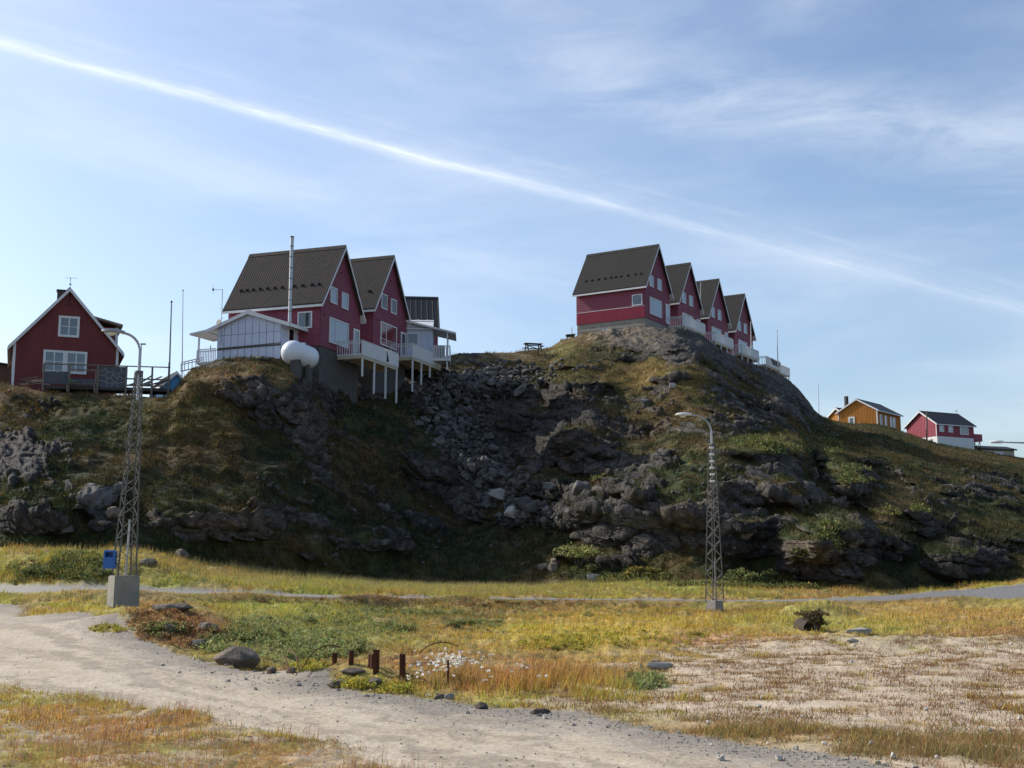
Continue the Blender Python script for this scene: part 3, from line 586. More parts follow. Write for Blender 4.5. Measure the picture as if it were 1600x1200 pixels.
class MB:
    def __init__(s): s.v = []; s.f = []
    def hexa(s, p):   # 8 points: bottom 4, top 4
        b = len(s.v); s.v += [tuple(q) for q in p]; s.f += [(b, b+3, b+2, b+1), (b+4, b+5, b+6, b+7), (b, b+1, b+5, b+4), (b+1, b+2, b+6, b+5), (b+2, b+3, b+7, b+6), (b+3, b, b+4, b+7)]; return s
    def box(s, x0, x1, y0, y1, z0, z1):
        if x0 > x1: x0, x1 = x1, x0
        if y0 > y1: y0, y1 = y1, y0
        if z0 > z1: z0, z1 = z1, z0
        return s.hexa([(x0, y0, z0), (x1, y0, z0), (x1, y1, z0), (x0, y1, z0), (x0, y0, z1), (x1, y0, z1), (x1, y1, z1), (x0, y1, z1)])
    def beam(s, a, b, w, h, up=(0, 0, 1)):
        a, b = Vector(a), Vector(b); d = (b-a).normalized(); u = Vector(up)
        if abs(d.dot(u)) > .98: u = Vector((1, 0, 0))
        r = d.cross(u).normalized(); u = r.cross(d).normalized(); r = r*w/2; u = u*h/2
        return s.hexa([a-r-u, a+r-u, b+r-u, b-r-u, a-r+u, a+r+u, b+r+u, b-r+u])
    def tube(s, pts, rad, n=10, caps=True):
        pts = [Vector(p) for p in pts]; rad = rad if isinstance(rad, (list, tuple)) else [rad]*len(pts); b = len(s.v); u = None
        for i, p in enumerate(pts):
            d = (pts[min(i+1, len(pts)-1)]-pts[max(i-1, 0)]).normalized()
            if u is None: u = d.orthogonal().normalized()
            else: u = (u-d*u.dot(d)).normalized()
            r = d.cross(u)
            for k in range(n): a = 2*math.pi*k/n; s.v.append(tuple(p+(u*math.cos(a)+r*math.sin(a))*rad[i]))
        for i in range(len(pts)-1):
            for k in range(n): q = (k+1) % n; s.f.append((b+i*n+k, b+i*n+q, b+(i+1)*n+q, b+(i+1)*n+k))
        if caps: s.f.append(tuple(b+k for k in range(n))[::-1]); s.f.append(tuple(b+(len(pts)-1)*n+k for k in range(n)))
        return s
    def poly(s, pts): b = len(s.v); s.v += [tuple(p) for p in pts]; s.f.append(tuple(range(b, b+len(pts)))); return s
    def build(s, name, mat, parent=None, smooth=False, **kw):
        me = bpy.data.meshes.new(name); me.from_pydata(s.v, [], s.f); me.update()
        bm = bmesh.new(); bm.from_mesh(me); bmesh.ops.recalc_face_normals(bm, faces=bm.faces); bm.to_mesh(me); bm.free()
        if smooth:
            for p in me.polygons: p.use_smooth = True
            me.set_sharp_from_angle(angle=R(40))
        me.materials.append(mat); o = bpy.data.objects.new(name, me); COL.objects.link(o)
        if parent: o.parent = parent
        for k, v in kw.items(): o[k] = v
        return o
def empty(name, loc, rz, label, cat, group=None):
    o = bpy.data.objects.new(name, None); COL.objects.link(o); o.location = loc; o.rotation_euler = (0, 0, rz); o.empty_display_size = .2
    o['label'] = label; o['category'] = cat
    if group: o['group'] = group
    return o
def tag(o, label, cat, group=None):
    o['label'] = label; o['category'] = cat
    if group: o['group'] = group
    return o
def copytree(o, parent=None):
    c = o.copy(); COL.objects.link(c)
    if parent: c.parent = parent
    for ch in list(o.children): copytree(ch, c)
    return c
class Wall:
    """maps (s along the wall, out of it, z) to house coordinates"""
    def __init__(s, kind, W=0, L=0): s.k = kind; s.W = W; s.L = L
    def p(s, a, o, z):
        return {'G': (o, a, z), 'S': (-a, -o, z), 'N': (-a, s.W+o, z), 'B': (-s.L-o, a, z)}[s.k]
    def box(s, mb, a0, a1, o0, o1, z0, z1):
        q, r = s.p(a0, o0, z0), s.p(a1, o1, z1); return mb.box(q[0], r[0], q[1], r[1], q[2], r[2])
def window(root, wl, a0, z0, w, h, nx=1, ny=1, splits=None, glass=None, frame=MWH, fw=.09, name='window', proud=.07, zsplits=None, base=0.0):
    mb = MB(); wl.box(mb, a0, a0+fw, base, proud, z0, z0+h); wl.box(mb, a0+w-fw, a0+w, base, proud, z0, z0+h)
    wl.box(mb, a0+fw, a0+w-fw, base, proud, z0, z0+fw); wl.box(mb, a0+fw, a0+w-fw, base, proud, z0+h-fw, z0+h)
    xs = [0]+(splits or [i/nx for i in range(1, nx)])+[1]; zs = [0]+(zsplits or [i/ny for i in range(1, ny)])+[1]
    iw, ih = w-2*fw, h-2*fw
    for q in xs[1:-1]: wl.box(mb, a0+fw+iw*q-.035, a0+fw+iw*q+.035, base, proud-.012, z0+fw, z0+h-fw)
    for i in range(len(xs)-1):
        for q in zs[1:-1]:
            l = a0+fw+iw*xs[i]+(.035 if i else 0); r = a0+fw+iw*xs[i+1]-(.035 if i < len(xs)-2 else 0)
            wl.box(mb, l, r, base, proud-.02, z0+fw+ih*q-.02, z0+fw+ih*q+.02)
    fr_ = mb.build(name, frame, root)
    for i in range(len(xs)-1):
        for j in range(len(zs)-1):
            pm = MB(); l = a0+fw+iw*xs[i]+(.035 if i else 0)+.002; r = a0+fw+iw*xs[i+1]-(.035 if i < len(xs)-2 else 0)-.002
            b_ = z0+fw+ih*zs[j]+(.02 if j else 0)+.002; t_ = z0+fw+ih*zs[j+1]-(.02 if j < len(zs)-2 else 0)-.002
            wl.box(pm, l, r, base+.002, proud-.035, b_, t_); pm.build('pane', glass or MGL, fr_)
    return fr_
def lap(mb, wl, z0, z1, ext, step=.19, proud=.034):
    """lapped horizontal boards; ext(z) gives the wall's extent along it at height z"""
    z = z0
    while z < z1-.01:
        zt = min(z+step, z1); a0, a1 = ext(z); b0, b1 = ext(zt)
        if b1-b0 < .02: b0 = b1 = (b0+b1)/2
        mb.poly([wl.p(a0, proud, z), wl.p(a1, proud, z), wl.p(b1, .004, zt), wl.p(b0, .004, zt)]); mb.poly([wl.p(a0, 0, z), wl.p(a1, 0, z), wl.p(a1, proud, z), wl.p(a0, proud, z)]); z += step
def vboards(mb, wl, z0, ztop, a0, a1, step=.3, w=.05, proud=.03):
    a = a0+step/2
    while a < a1-.02: wl.box(mb, a-w/2, a+w/2, 0, proud, z0, ztop(a)); a += step
def house(name, label, cat, org, r, L, W, he, rise, wallm, roofm, group=None, clad='lap', ovg=.32, ove=.32, z0=0, rib=.2, trim=MWH, roofthick=.11, ridge=.5, corner=False, vstep=.3, capw=.2):
    root = empty(name, org, r, label, cat, group); yr = W*ridge
    top = lambda a: he+(rise*a/yr if a < yr else rise*(W-a)/(W-yr))
    mb = MB(); b = 0; pts = [(0, z0), (W, z0), (W, he), (yr, he+rise), (0, he)]; n = 5
    mb.v = [(-.0, y, z) for y, z in pts]+[(-L, y, z) for y, z in pts]; mb.f = [(0, 1, 2, 3, 4), (9, 8, 7, 6, 5)]+[(i, (i+1) % 5, (i+1) % 5+5, i+5) for i in range(5)]
    G, Sw, Nw, Bw = Wall('G'), Wall('S'), Wall('N', W), Wall('B', W, L)
    if clad == 'lap':
        def ge(z):
            if z <= he: return (0, W)
            q = (z-he)/rise; return (yr*q, W-(W-yr)*q)
        lap(mb, G, z0, he+rise-.05, ge)
        lap(mb, Bw, z0, he+rise-.05, ge)
        lap(mb, Sw, z0, he, lambda z: (0, L)); lap(mb, Nw, z0, he, lambda z: (0, L))
    elif clad == 'board':
        for wl in (G, Bw): vboards(mb, wl, z0, lambda a: top(a)-.02, 0, W, vstep)
        for wl in (Sw, Nw): vboards(mb, wl, z0, lambda a: he-.02, 0, L, vstep)
    mb.build('wall', wallm, root)
    # roof
    rb = MB(); sl_s = rise/yr; sl_n = rise/(W-yr); th = roofthick
    for side in (0, 1):
        if side == 0: ye, ze, yt = -ove, he-ove*sl_s, yr
        else: ye, ze, yt = W+ove, he-ove*sl_n, yr
        zt = he+rise; ang = math.atan2(zt-ze, abs(yt-ye)); dz = th/math.cos(ang)
        x0, x1 = -L-ovg, ovg; g = .012
        rb.hexa([(x0, ye, ze+g), (x1, ye, ze+g), (x1, yt, zt+g), (x0, yt, zt+g), (x0, ye, ze+dz), (x1, ye, ze+dz), (x1, yt, zt+dz), (x0, yt, zt+dz)])
        if rib:
            x = x0+rib/2
            while x < x1: rb.hexa([(x-.025, ye, ze+dz), (x+.025, ye, ze+dz), (x+.025, yt, zt+dz), (x-.025, yt, zt+dz), (x-.015, ye, ze+dz+.022), (x+.015, ye, ze+dz+.022), (x+.015, yt, zt+dz+.022), (x-.015, yt, zt+dz+.022)]); x += rib
    zc = he+rise+th/math.cos(math.atan(sl_s)); rb.hexa([(-L-ovg-.01, yr-capw, zc-capw*sl_s+.03), (ovg+.01, yr-capw, zc-capw*sl_s+.03), (ovg+.01, yr, zc+.02), (-L-ovg-.01, yr, zc+.02), (-L-ovg-.01, yr-capw, zc-capw*sl_s+.06), (ovg+.01, yr-capw, zc-capw*sl_s+.06), (ovg+.01, yr, zc+.06), (-L-ovg-.01, yr, zc+.06)])
    roof = rb.build('roof', roofm, root)
    if trim:
        for x in (ovg+.002, -L-ovg-.032):
            for (ye, ze) in ((-ove, he-ove*sl_s), (W+ove, he-ove*sl_n)):
                m2 = MB(); m2.hexa([(x, ye, ze-.12), (x+.03, ye, ze-.12), (x+.03, yr, he+rise-.12), (x, yr, he+rise-.12), (x, ye, ze+.13), (x+.03, ye, ze+.13), (x+.03, yr, he+rise+.15), (x, yr, he+rise+.15)]); m2.build('bargeboard', trim, root)
        for (ye, ze, sg) in ((-ove, he-ove*sl_s, -1), (W+ove, he-ove*sl_n, 1)):
            m2 = MB(); m2.box(-L-ovg, ovg, ye+sg*.002, ye+sg*.03, ze-.10, ze+.07); m2.build('fascia', trim, root)
            m2 = MB(); m2.hexa([(-L-ovg+.01, ye, ze-.015), (ovg-.01, ye, ze-.015), (ovg-.01, 0 if sg < 0 else W, he-.015), (-L-ovg+.01, 0 if sg < 0 else W, he-.015), (-L-ovg+.01, ye, ze+.008), (ovg-.01, ye, ze+.008), (ovg-.01, 0 if sg < 0 else W, he+.008), (-L-ovg+.01, 0 if sg < 0 else W, he+.008)]); m2.build('soffit', trim, root)
    if corner:
        for (wl, a) in ((G, 0), (G, W-.12)): m2 = MB(); wl.box(m2, a, a+.12, .0, .045, z0, he); m2.build('corner_board', MWH, root)
        for wl in (Sw, Nw): m2 = MB(); wl.box(m2, -.045, .12, .0, .045, z0, he-.02); m2.build('corner_board', MWH, root)
    root['_'] = 0; del root['_']
    return root, G, Sw, Nw, top, roof
def roofvents(roof, L, W, he, rise, xs, frac=.22, yr=.5, th=.11, mat=MBK, sz=.10):
    ang = math.atan2(rise, W*yr); y = W*yr*frac; z = he+rise*frac+th/math.cos(ang)
    for x in xs: m = MB(); m.hexa([(x-sz, y-.08, z-.12), (x+sz, y-.08, z-.12), (x+sz, y+.08, z+.10), (x-sz, y+.08, z+.10), (x-sz*.2, y-.15, z+.06), (x+sz*.2, y-.15, z+.06), (x+sz*.3, y+.06, z+.15), (x-sz*.3, y+.06, z+.15)]); m.build('roof_vent', mat, roof)
def railing(parent, pts, h, zf, mat, step=.11, bw=.07, th=.02, gap_top=.06, close=False, name='railing'):
    """handrail on top, upright boards below, between floor height points"""
    m = MB(); b = MB()
    for (a, c) in zip(pts[:-1], pts[1:]):
        a, c = Vector(a), Vector(c); m.beam(a+Vector((0, 0, h)), c+Vector((0, 0, h)), .09, .05); m.beam(a+Vector((0, 0, h-.16)), c+Vector((0, 0, h-.16)), .04, .06); m.beam(a+Vector((0, 0, .06)), c+Vector((0, 0, .06)), .04, .08)
        n = max(1, int((c-a).length/step)); d = (c-a).normalized(); nr = Vector((d.y, -d.x, 0))*.035
        for i in range(n+1): q = a+(c-a)*i/n+nr; b.beam(q+Vector((0, 0, .0)), q+Vector((0, 0, h-gap_top)), bw, th, up=nr)
    o = m.build(name, mat, parent); 
    o2 = b.build('railing_boards', mat, parent); o2['kind'] = 'stuff'
    return o
def balcony(root, x1, y0, y1, zf, h, posts, drop=0, board=MWH, x0=0.05, side0=True, side1=True, slat=.11):
    m = MB(); yy = y0
    while yy < y1-.01: m.box(x0, x1, yy, min(yy+.13, y1), zf-.03, zf); yy += .14
    fl = m.build('balcony', MWH, root); fl['label'] = 'white timber balcony on slender posts'
    m = MB(); m.box(x1-.10, x1-.02, y0, y1, zf-.26, zf-.035); m.box(x0, x1-.105, y0+.02, y0+.10, zf-.26, zf-.035); m.box(x0, x1-.105, y1-.10, y1-.02, zf-.26, zf-.035); 
    for k in range(1, 6): q = y0+(y1-y0)*k/6; m.box(x0, x1-.105, q-.03, q+.03, zf-.2, zf-.035)
    m.build('beam', MLW, fl)
    railing(fl, [(x0, y0+.03, zf), (x1-.05, y0+.03, zf)], h, zf, MWH, step=.19, bw=.05)
    railing(fl, [(x1-.03, y0, zf), (x1-.03, y1, zf)], h, zf, MWH, step=.105, bw=.085)
    railing(fl, [(x0, y1-.03, zf), (x1-.05, y1-.03, zf)], h, zf, MWH, step=.19, bw=.05)
    for (y, zb) in posts: m = MB(); m.box(x1-.115, x1-.005, y-.055, y+.055, zb, zf-.262); m.build('post', MWH, fl)
    return fl

# ------------------------------------------------------------------ right-hand terrace: four red gabled houses
TH = R(31.5)
def along(o, th, s): return Vector((o.x+math.sin(th)*s, o.y+math.cos(th)*s, o.z))
O1 = P(1008.2, 495.8, 121)
ords = ['largest', 'second', 'third', 'farthest and lowest-looking']
labs = ['red gabled house on a concrete base, nearest of the four on the right-hand rock dome',
        'second red gabled house from the left on the right-hand rock dome, with a white balcony',
        'third red gabled house from the left on the right-hand rock dome, mast against its roof',
        'fourth and farthest red gabled house on the right-hand dome, flagpole before its gable']
tL, tW, tE, tR_ = 7.9, 6.08, 3.56, 4.5
for i in range(4):
    o = along(O1, TH, 8.25*i); o.z -= [0, .2, .35, .55][i]
    zb = .0
    root, G, Sw, Nw, top, roof = house('terrace_house', labs[i], 'house', o, -TH, tL, tW, tE, tR_, MR, MRO2, 'red terrace houses on the right-hand dome')
    # concrete base
    m = MB(); m.box(-tL+.04, -.04, .04, tW-.04, -3.2, -.012); m.build('foundation', MCO, root)
    if i == 0:
        for k in range(5): m = MB(); z_ = -.45-k*.40; Sw.box(m, .04, tL-.04, -.04, -.025, z_, z_+.025); m.build('shutter_mark', MCD, root)
        m = MB(); Sw.box(m, -.026, tL, .024, .05, 1.22, 1.27); m.build('string_course', MWH, root)
        m = MB(); Sw.box(m, .0, tL, .0, .03, .0, 1.215); vboards(m, Wall('S'), .01, lambda a: 1.21, 0, tL, .2, .06, .055); m.build('lower_boarding', MRB, root)
        window(root, Sw, .27, 1.32, 1.15, 1.15, glass=MGL, base=.02, proud=.09)
        for (a, bz) in ((3.9, .0), ): m = MB(); Sw.box(m, a, a+.55, .0, 1.0, -2.2, -.95); m.build('buttress', MCO, root)
    m = MB(); m.box(.0, .03, .0, tW, 1.19, 1.24); m.build('trim_strip', MR, root)
    window(root, G, 1.0, 3.45, 1.02, 1.2, glass=MGLB, base=.02, proud=.1); window(root, G, 2.95, 3.45, 1.02, 1.2, glass=MGLB, base=.02, proud=.1)
    window(root, G, 1.05, .55, 2.85, 1.8, splits=[.33], zsplits=[.26], glass=MGLB, base=.02, proud=.1)
    dr = window(root, G, 4.95, .22, 1.0, 2.1, glass=MGLB, name='balcony_door', base=.02, proud=.09, fw=.14)
    for (y, z) in ((2.6, 6.3), (3.5, 6.3), (1.2, 2.75), (5.1, 4.9)): m = MB(); m.tube([(.02, y, z), (.12, y, z)], .07, 8); m.build('vent', MR, root)
    roofvents(roof, tL, tW, tE, tR_, ([-.7, -1.35, -2.2, -3.0, -3.6, -4.15, -4.85, -5.6, -6.4, -7.1] if i == 0 else [-1.0, -2.4, -4.0]))
    # balcony
    zf = -.25 if i else -.1
    py0, py1 = (5.6, 11.1) if i < 3 else (5.4, 10.6)
    gz = lambda y, x=1.75: -3.4
    cs, sn = math.cos(-TH), math.sin(-TH)
    posts = []
    for k in range(4):
        y = py0+.1+(py1-py0-.2)*k/3; x = 1.85; wx_, wy_ = o.x+x*cs-y*sn, o.y+x*sn+y*cs
        posts.append((y, min(zat(wx_, wy_)-o.z-.3, zf-.5)))
    balcony(root, 1.9, py0, py1, zf, 1.05, posts)
# black boat cover hung on the farthest balcony railing
o4 = along(O1, TH, 8.25*3); o4.z -= .55
m = MB(); m.hexa([(1.93, 7.6, .05), (1.99, 7.6, .05), (1.99, 9.9, .0), (1.93, 9.9, .0), (1.93, 7.0, .75), (1.99, 7.0, .75), (1.99, 10.2, .55), (1.93, 10.2, .55)])
c_ = m.build('black_cover', MBK); c_.location = o4; c_.rotation_euler = (0, 0, -TH); tag(c_, 'black sheet hung over the railing of the farthest white balcony', 'cover')
m = MB(); 
fb = empty('white_deck', along(o4, TH, 0), -TH, 'white railed deck beyond the fourth red house, falling towards the right', 'deck')
m.box(.2, 1.7, 10.8, 14.6, -.55, -.45); fl = m.build('floor', MWH, fb); railing(fb, [(.2, 10.85, -.5), (1.65, 10.85, -.5)], 1.05, 0, MWH, step=.2, bw=.05); railing(fb, [(1.68, 10.8, -.5), (1.68, 14.6, -.5)], 1.05, 0, MWH, step=.105, bw=.085)
for y in (10.95, 12.7, 14.5): m = MB(); m.box(1.55, 1.66, y-.05, y+.05, -3.5, -.552); m.build('post', MWH, fb)

# ------------------------------------------------------------------ left-hand terrace: two red gabled houses
TL = R(19.7)
Q1 = P(499.5, 539.8, 84)
labs = ['red gabled house with a long brown metal roof, behind white tank and steel flue', 'red gabled house with red curtains in its big window, second along the left-hand terrace']
for i in range(2):
    o = along(Q1, TL, 8.3*i); o.z += [0, 1.25][i]; L = 7.5
    root, G, Sw, Nw, top, roof = house('terrace_house', labs[i], 'house', o, -TL, L, 6.1, 3.3, 4.45, MR, MRO, 'red terrace houses of the left-hand row')
    m = MB(); m.box(-L+.04, -.04, .04, 6.06, -4.6, -.012); m.build('foundation', MCD, root)
    if i == 0:
        window(root, Sw, .62, 1.3, 1.15, 1.2, base=.02, proud=.09)
        m = MB(); Sw.box(m, -.026, L, .022, .05, 1.16, 1.21); m.build('string_course', MR, root)
        m = MB(); Sw.box(m, .0, L, .0, .028, .0, 1.155); m.build('lower_boarding', MR, root)
    m = MB(); m.box(.02, .045, .0, 6.1, 1.17, 1.21); m.build('trim_strip', MR, root)
    gl = MGLB if i == 0 else MGD
    window(root, G, 1.30, 3.35, 1.0, 1.2, glass=gl, base=.02, proud=.1); window(root, G, 3.05, 3.3, 1.0, 1.2, glass=gl, base=.02, proud=.1)
    wn = window(root, G, 1.25, .45, 2.9, 1.85, splits=[.33], zsplits=[.26], glass=MGLB if i == 0 else glassmat('red_curtained_glass', (.16, .025, .03), .12, .6), base=.02, proud=.1)
    window(root, G, 5.0, .2, .95, 1.95, glass=MGL, name='balcony_door', base=.02, proud=.09, fw=.13)
    for (y, z) in ((1.2, 5.0), (5.0, 4.5), (.55, 2.3), (3.0, 5.9)): m = MB(); m.tube([(.02, y, z), (.11, y, z)], .07, 8); m.build('vent', MR, root)
    roofvents(roof, L, 6.1, 3.3, 4.45, ([-.6, -1.15, -1.9, -2.6, -3.6, -4.2, -4.8, -5.4, -6.0, -6.5, -7.0] if i == 0 else [-.7, -1.8]), frac=.25)
    cs, sn = math.cos(-TL), math.sin(-TL); zf = -.35
    py0, py1 = (2.55, 8.6) if i == 0 else (2.9, 8.6)
    bots = [(560, 588), (578, 615), (599, 623), (616, 630)] if i == 0 else [(634, 612), (653, 601), (665, 590)]
    posts = []
    for k, (pu, pv) in enumerate(bots):
        y = py0+.15+(py1-py0-.3)*k/(len(bots)-1 if i == 0 else 3.2); x = 2.0; wy_ = o.y+x*sn+y*cs; wx_ = o.x+x*cs-y*sn
        zb = P(pu, pv, wy_).z-o.z; posts.append((y, min(zb, zat(wx_, wy_)-o.z+.0 if False else zb)))
    balcony(root, 2.05, py0, py1, zf, 1.05, posts)
    if i == 0:
        m = MB(); m.poly([(2.075, 6.5, -.25), (2.075, 6.95, -.2), (2.075, 6.55, .62)]); m.poly([(2.07, 6.5, -.25), (2.07, 6.55, .62), (2.07, 6.95, -.2)])
        c_ = m.build('dark_pennant', MBK); c_.location = o; c_.rotation_euler = (0, 0, -TL); tag(c_, 'dark pointed cloth fixed to the front of the left white balcony', 'cloth')

# white annex with porch in front of the left-hand terrace
AR_ = R(-112)
wcorner = P(438.3, 553.6, 82.5); aW, aL = 5.25, 2.4
yax = Vector((-math.sin(AR_), math.cos(AR_), 0)); ao = wcorner-yax*aW
root, G, Sw, Nw, top, roof = house('white_annex', 'white panelled annex with a shallow roof and open porch, left of the white tank', 'annex', ao, AR_, aL, aW, 2.25, .85, MWP, MWH, None, clad='none', ovg=.25, ove=.75, rib=0, trim=MWH, roofthick=.14)
# panels with dark joints, each panel its own piece
n = 9
for k in range(n):
    a0, a1 = aW*k/n+.022, aW*(k+1)/n-.022
    for (z0_, z1_) in ((-.3, .62), (.74, 1.62), (1.65, None)):
        m = MB(); t0, t1 = (top(a0)-.05, top(a1)-.05) if z1_ is None else (z1_, z1_)
        m.hexa([(.003, a0, z0_), (.03, a0, z0_), (.03, a1, z0_), (.003, a1, z0_), (.003, a0, t0), (.03, a0, t0), (.03, a1, t1), (.003, a1, t1)]); m.build('panel', MWP, root)
m = MB(); m.box(.0, .004, .0, aW, -.3, 2.2); m.build('joint_backing', MBL, root)
m = MB(); m.tube([(.06, -.5, .62), (.06, aW+.05, .68)], .03, 8); m.tube([(.06, .1, .73), (.06, aW+.05, .80)], .03, 8); m.tube([(.06, -.5, .62), (.06, -.5, 1.0)], .03, 8); m.build('pipe', MSD, root)
window(root, Nw, .85, .85, .8, 1.2, glass=MGD)
for (yp) in (-2.0+.1, ):
    pass
# porch roof at the left, posts and railing
m = MB(); sl_ = .85/(aW/2); m.hexa([(-2.6, -2.2, 2.25-2.2*sl_*.55-.03), (.25, -2.2, 2.25-2.2*sl_*.55-.03), (.25, -.76, 2.25-.75*sl_-.01), (-2.6, -.76, 2.25-.75*sl_-.01), (-2.6, -2.2, 2.25-2.2*sl_*.55+.10), (.25, -2.2, 2.25-2.2*sl_*.55+.10), (.25, -.76, 2.25-.75*sl_+.13), (-2.6, -.76, 2.25-.75*sl_+.13)]); m.build('porch_roof', MWH, root)
m = MB(); m.box(.02, .12, -1.55, -1.45, -.2, 1.6); m.build('porch_post', MWH, root)
m = MB(); m.box(-2.2, .1, -1.6, 0, -.32, -.22); dk = m.build('porch_floor', MWH, root)
railing(root, [(.08, -1.6, -.25), (.08, -.05, -.25)], 1.0, 0, MWH, step=.13, bw=.07)
railing(root, [(-.8, -3.6, -.6), (-.8, -1.7, -.35)], .7, 0, MWH, step=.3, bw=.06)
# antenna mast on the annex
mr = empty('antenna_mast', ao+yax*.25+Vector((0, 0, 0)), AR_, 'thin mast with dish and wind sensor fixed to the left end of the white annex', 'antenna')
m = MB(); m.tube([(.09, .1, 1.0), (.09, .1, 5.0)], .028, 8); m.tube([(.09, .1, 4.95), (.09, -.75, 5.0)], .02, 6); m.tube([(.09, -.7, 4.7), (.09, -.7, 5.35)], .012, 6); m.tube([(.09, -.12, 3.6), (.09, .3, 3.6)], .012, 6); m.tube([(.09, -.12, 2.85), (.09, .35, 2.85)], .012, 6); m.build('pole', MST, mr)
m = MB(); m.tube([(.15, .0, 2.55), (.22, -.02, 2.57), (.26, -.03, 2.58)], [.05, .2, .22], 12); m.build('dish', MBK, mr)
m = MB(); m.tube([(.09, -.7, 4.95), (.09, -.7, 5.1)], .07, 8); m.build('sensor', MSD, mr)
# steel flue
fx = P(453, 496, 83.4)
fr0 = empty('steel_flue', fx, 0, 'tall shiny steel flue pipe rising between the white annex and the red house', 'flue')
m = MB(); m.tube([(0, 0, -.3), (0, 0, 5.75)], .13, 14); m.build('pipe', MST, fr0, smooth=True)
for k in range(7): m = MB(); m.tube([(0, 0, .4+k*.78), (0, 0, .46+k*.78)], .14, 14); m.build('joint_band', MSD, fr0, smooth=True)
m = MB(); m.tube([(0, 0, 5.75), (0, 0, 5.83)], .15, 14); m.build('cap', MSD, fr0, smooth=True)
# white tank on concrete cradles
t0, t1 = P(457.5, 551, 80.2), P(484, 559.5, 81.4)
tk_ = empty('storage_tank', (t0.x, t0.y, t0.z-.9), 0, 'round-ended white storage tank on concrete cradles beside the annex', 'tank'); dlt = (t1-t0); 
m = MB(); c0 = Vector((0, 0, .9)); dn = dlt.normalized(); pts = []; rad = []
Rb = .82
for k in range(9): a = math.pi/2*k/8; pts.append(c0-dn*Rb*math.cos(a)*.95); rad.append(max(.01, Rb*math.sin(a)))
for f, q_ in ((.10, .82), (.25, .81), (.42, .80), (.7, .78)): pts.append(c0+dlt*f); rad.append(q_)
pts.append(c0+dlt*.95); rad.append(.76)
for k in range(1, 8): a = math.pi/2*k/7; pts.append(c0+dlt*.95+dn*.6*math.sin(a)); rad.append(max(.01, .76*math.cos(a)))
m.tube(pts, rad, 28); m.build('shell', MTK, tk_, smooth=True)
m = MB(); q = c0+dlt*.42; m.box(q.x-.25, q.x+.35, q.y-.22, q.y+.22, q.z+.4, q.z+.80); m.build('manhole_housing', MTK, tk_)
for f, hgt in ((.30, 2.6), (.98, 2.4)):
    q = c0+dlt*f; m = MB(); m.hexa([(q.x-.12, q.y-.75, q.z-hgt), (q.x+.12, q.y-.75, q.z-hgt), (q.x+.12, q.y+.75, q.z-hgt), (q.x-.12, q.y+.75, q.z-hgt), (q.x-.12, q.y-.70, q.z-.35), (q.x+.12, q.y-.70, q.z-.35), (q.x+.12, q.y+.70, q.z-.35), (q.x-.12, q.y+.70, q.z-.35)]); m.build('cradle', MCD, tk_)
q = c0+dlt*.05; m = MB(); m.box(q.x-.1, q.x+.55, q.y-.6, q.y+.5, q.z-2.4, q.z-.55); m.build('cradle_wall', MCD, tk_)

# dark-roofed house behind, with its white side annex and canopy
o = P(684, 515, 107)
root, G, Sw, Nw, top, roof = house('dark_roofed_house', 'red house under a black roof behind the white annex with a canopy', 'house', o, R(6), 9, 6.5, .2, 3.3, MR, MRK, None, z0=-4.2, trim=MRK, ovg=.15, rib=.5)
roofvents(roof, 9, 6.5, .2, 3.3, [-.9, -1.7, -2.4, -3.1, -3.8], frac=.16, mat=MSD, sz=.08)
o = P(676, 543, 98)
root, G, Sw, Nw, top, roof = house('white_annex', 'white annex with a canopied porch at its right end, right of the red terrace', 'annex', o, R(2), 3.2, 3.5, 1.55, .9, MWP, MWH, None, clad='board', vstep=.6, trim=None, rib=0, z0=-1.4, ovg=0.02, ove=.2)
# its long front faces the camera: window, sloping roof edge and canopy
window(root, Sw, 1.15, .15, .95, 1.05, glass=MGL)
m = MB(); m.hexa([(-3.3, -.45, 2.32), (1.9, -.45, 1.05), (1.9, 3.4, 1.15), (-3.3, 3.4, 2.42), (-3.3, -.45, 2.47), (1.9, -.45, 1.2), (1.9, 3.4, 1.3), (-3.3, 3.4, 2.57)]); m.build('canopy_roof', MWH, root)
m = MB(); m.hexa([(-3.15, -.02, 1.5), (-.02, -.02, 1.4), (-.02, .1, 1.4), (-3.15, .1, 1.5), (-3.15, -.02, 2.28), (-.02, -.02, 1.50), (-.02, .1, 1.5), (-3.15, .1, 2.28)]); m.build('upper_wall', MWP, root)
for y in (-.3, 2.6): m = MB(); m.box(1.15, 1.25, y, y+.1, -1.9, 1.22); m.build('porch_post', MWH, root)
m = MB(); m.box(0, 1.45, -.4, 3, -1.15, -1.0); m.build('porch_floor', MWH, root)
railing(root, [(.05, -.35, -1.0), (1.4, -.35, -1.0), (1.4, 2.9, -1.0)], 1.1, 0, MWH, step=.13, bw=.07)
b_ = MB(); b_.box(0, .5, 0, .5, 0, 1.05); b_.box(-.03, .53, -.04, .54, 1.05, 1.12); c_ = b_.build('wheelie_bin', MBK); c_.location = root.matrix_basis @ Vector((.45, .0, -1.0)); tag(c_, 'black lidded bin standing on the canopied porch', 'bin')

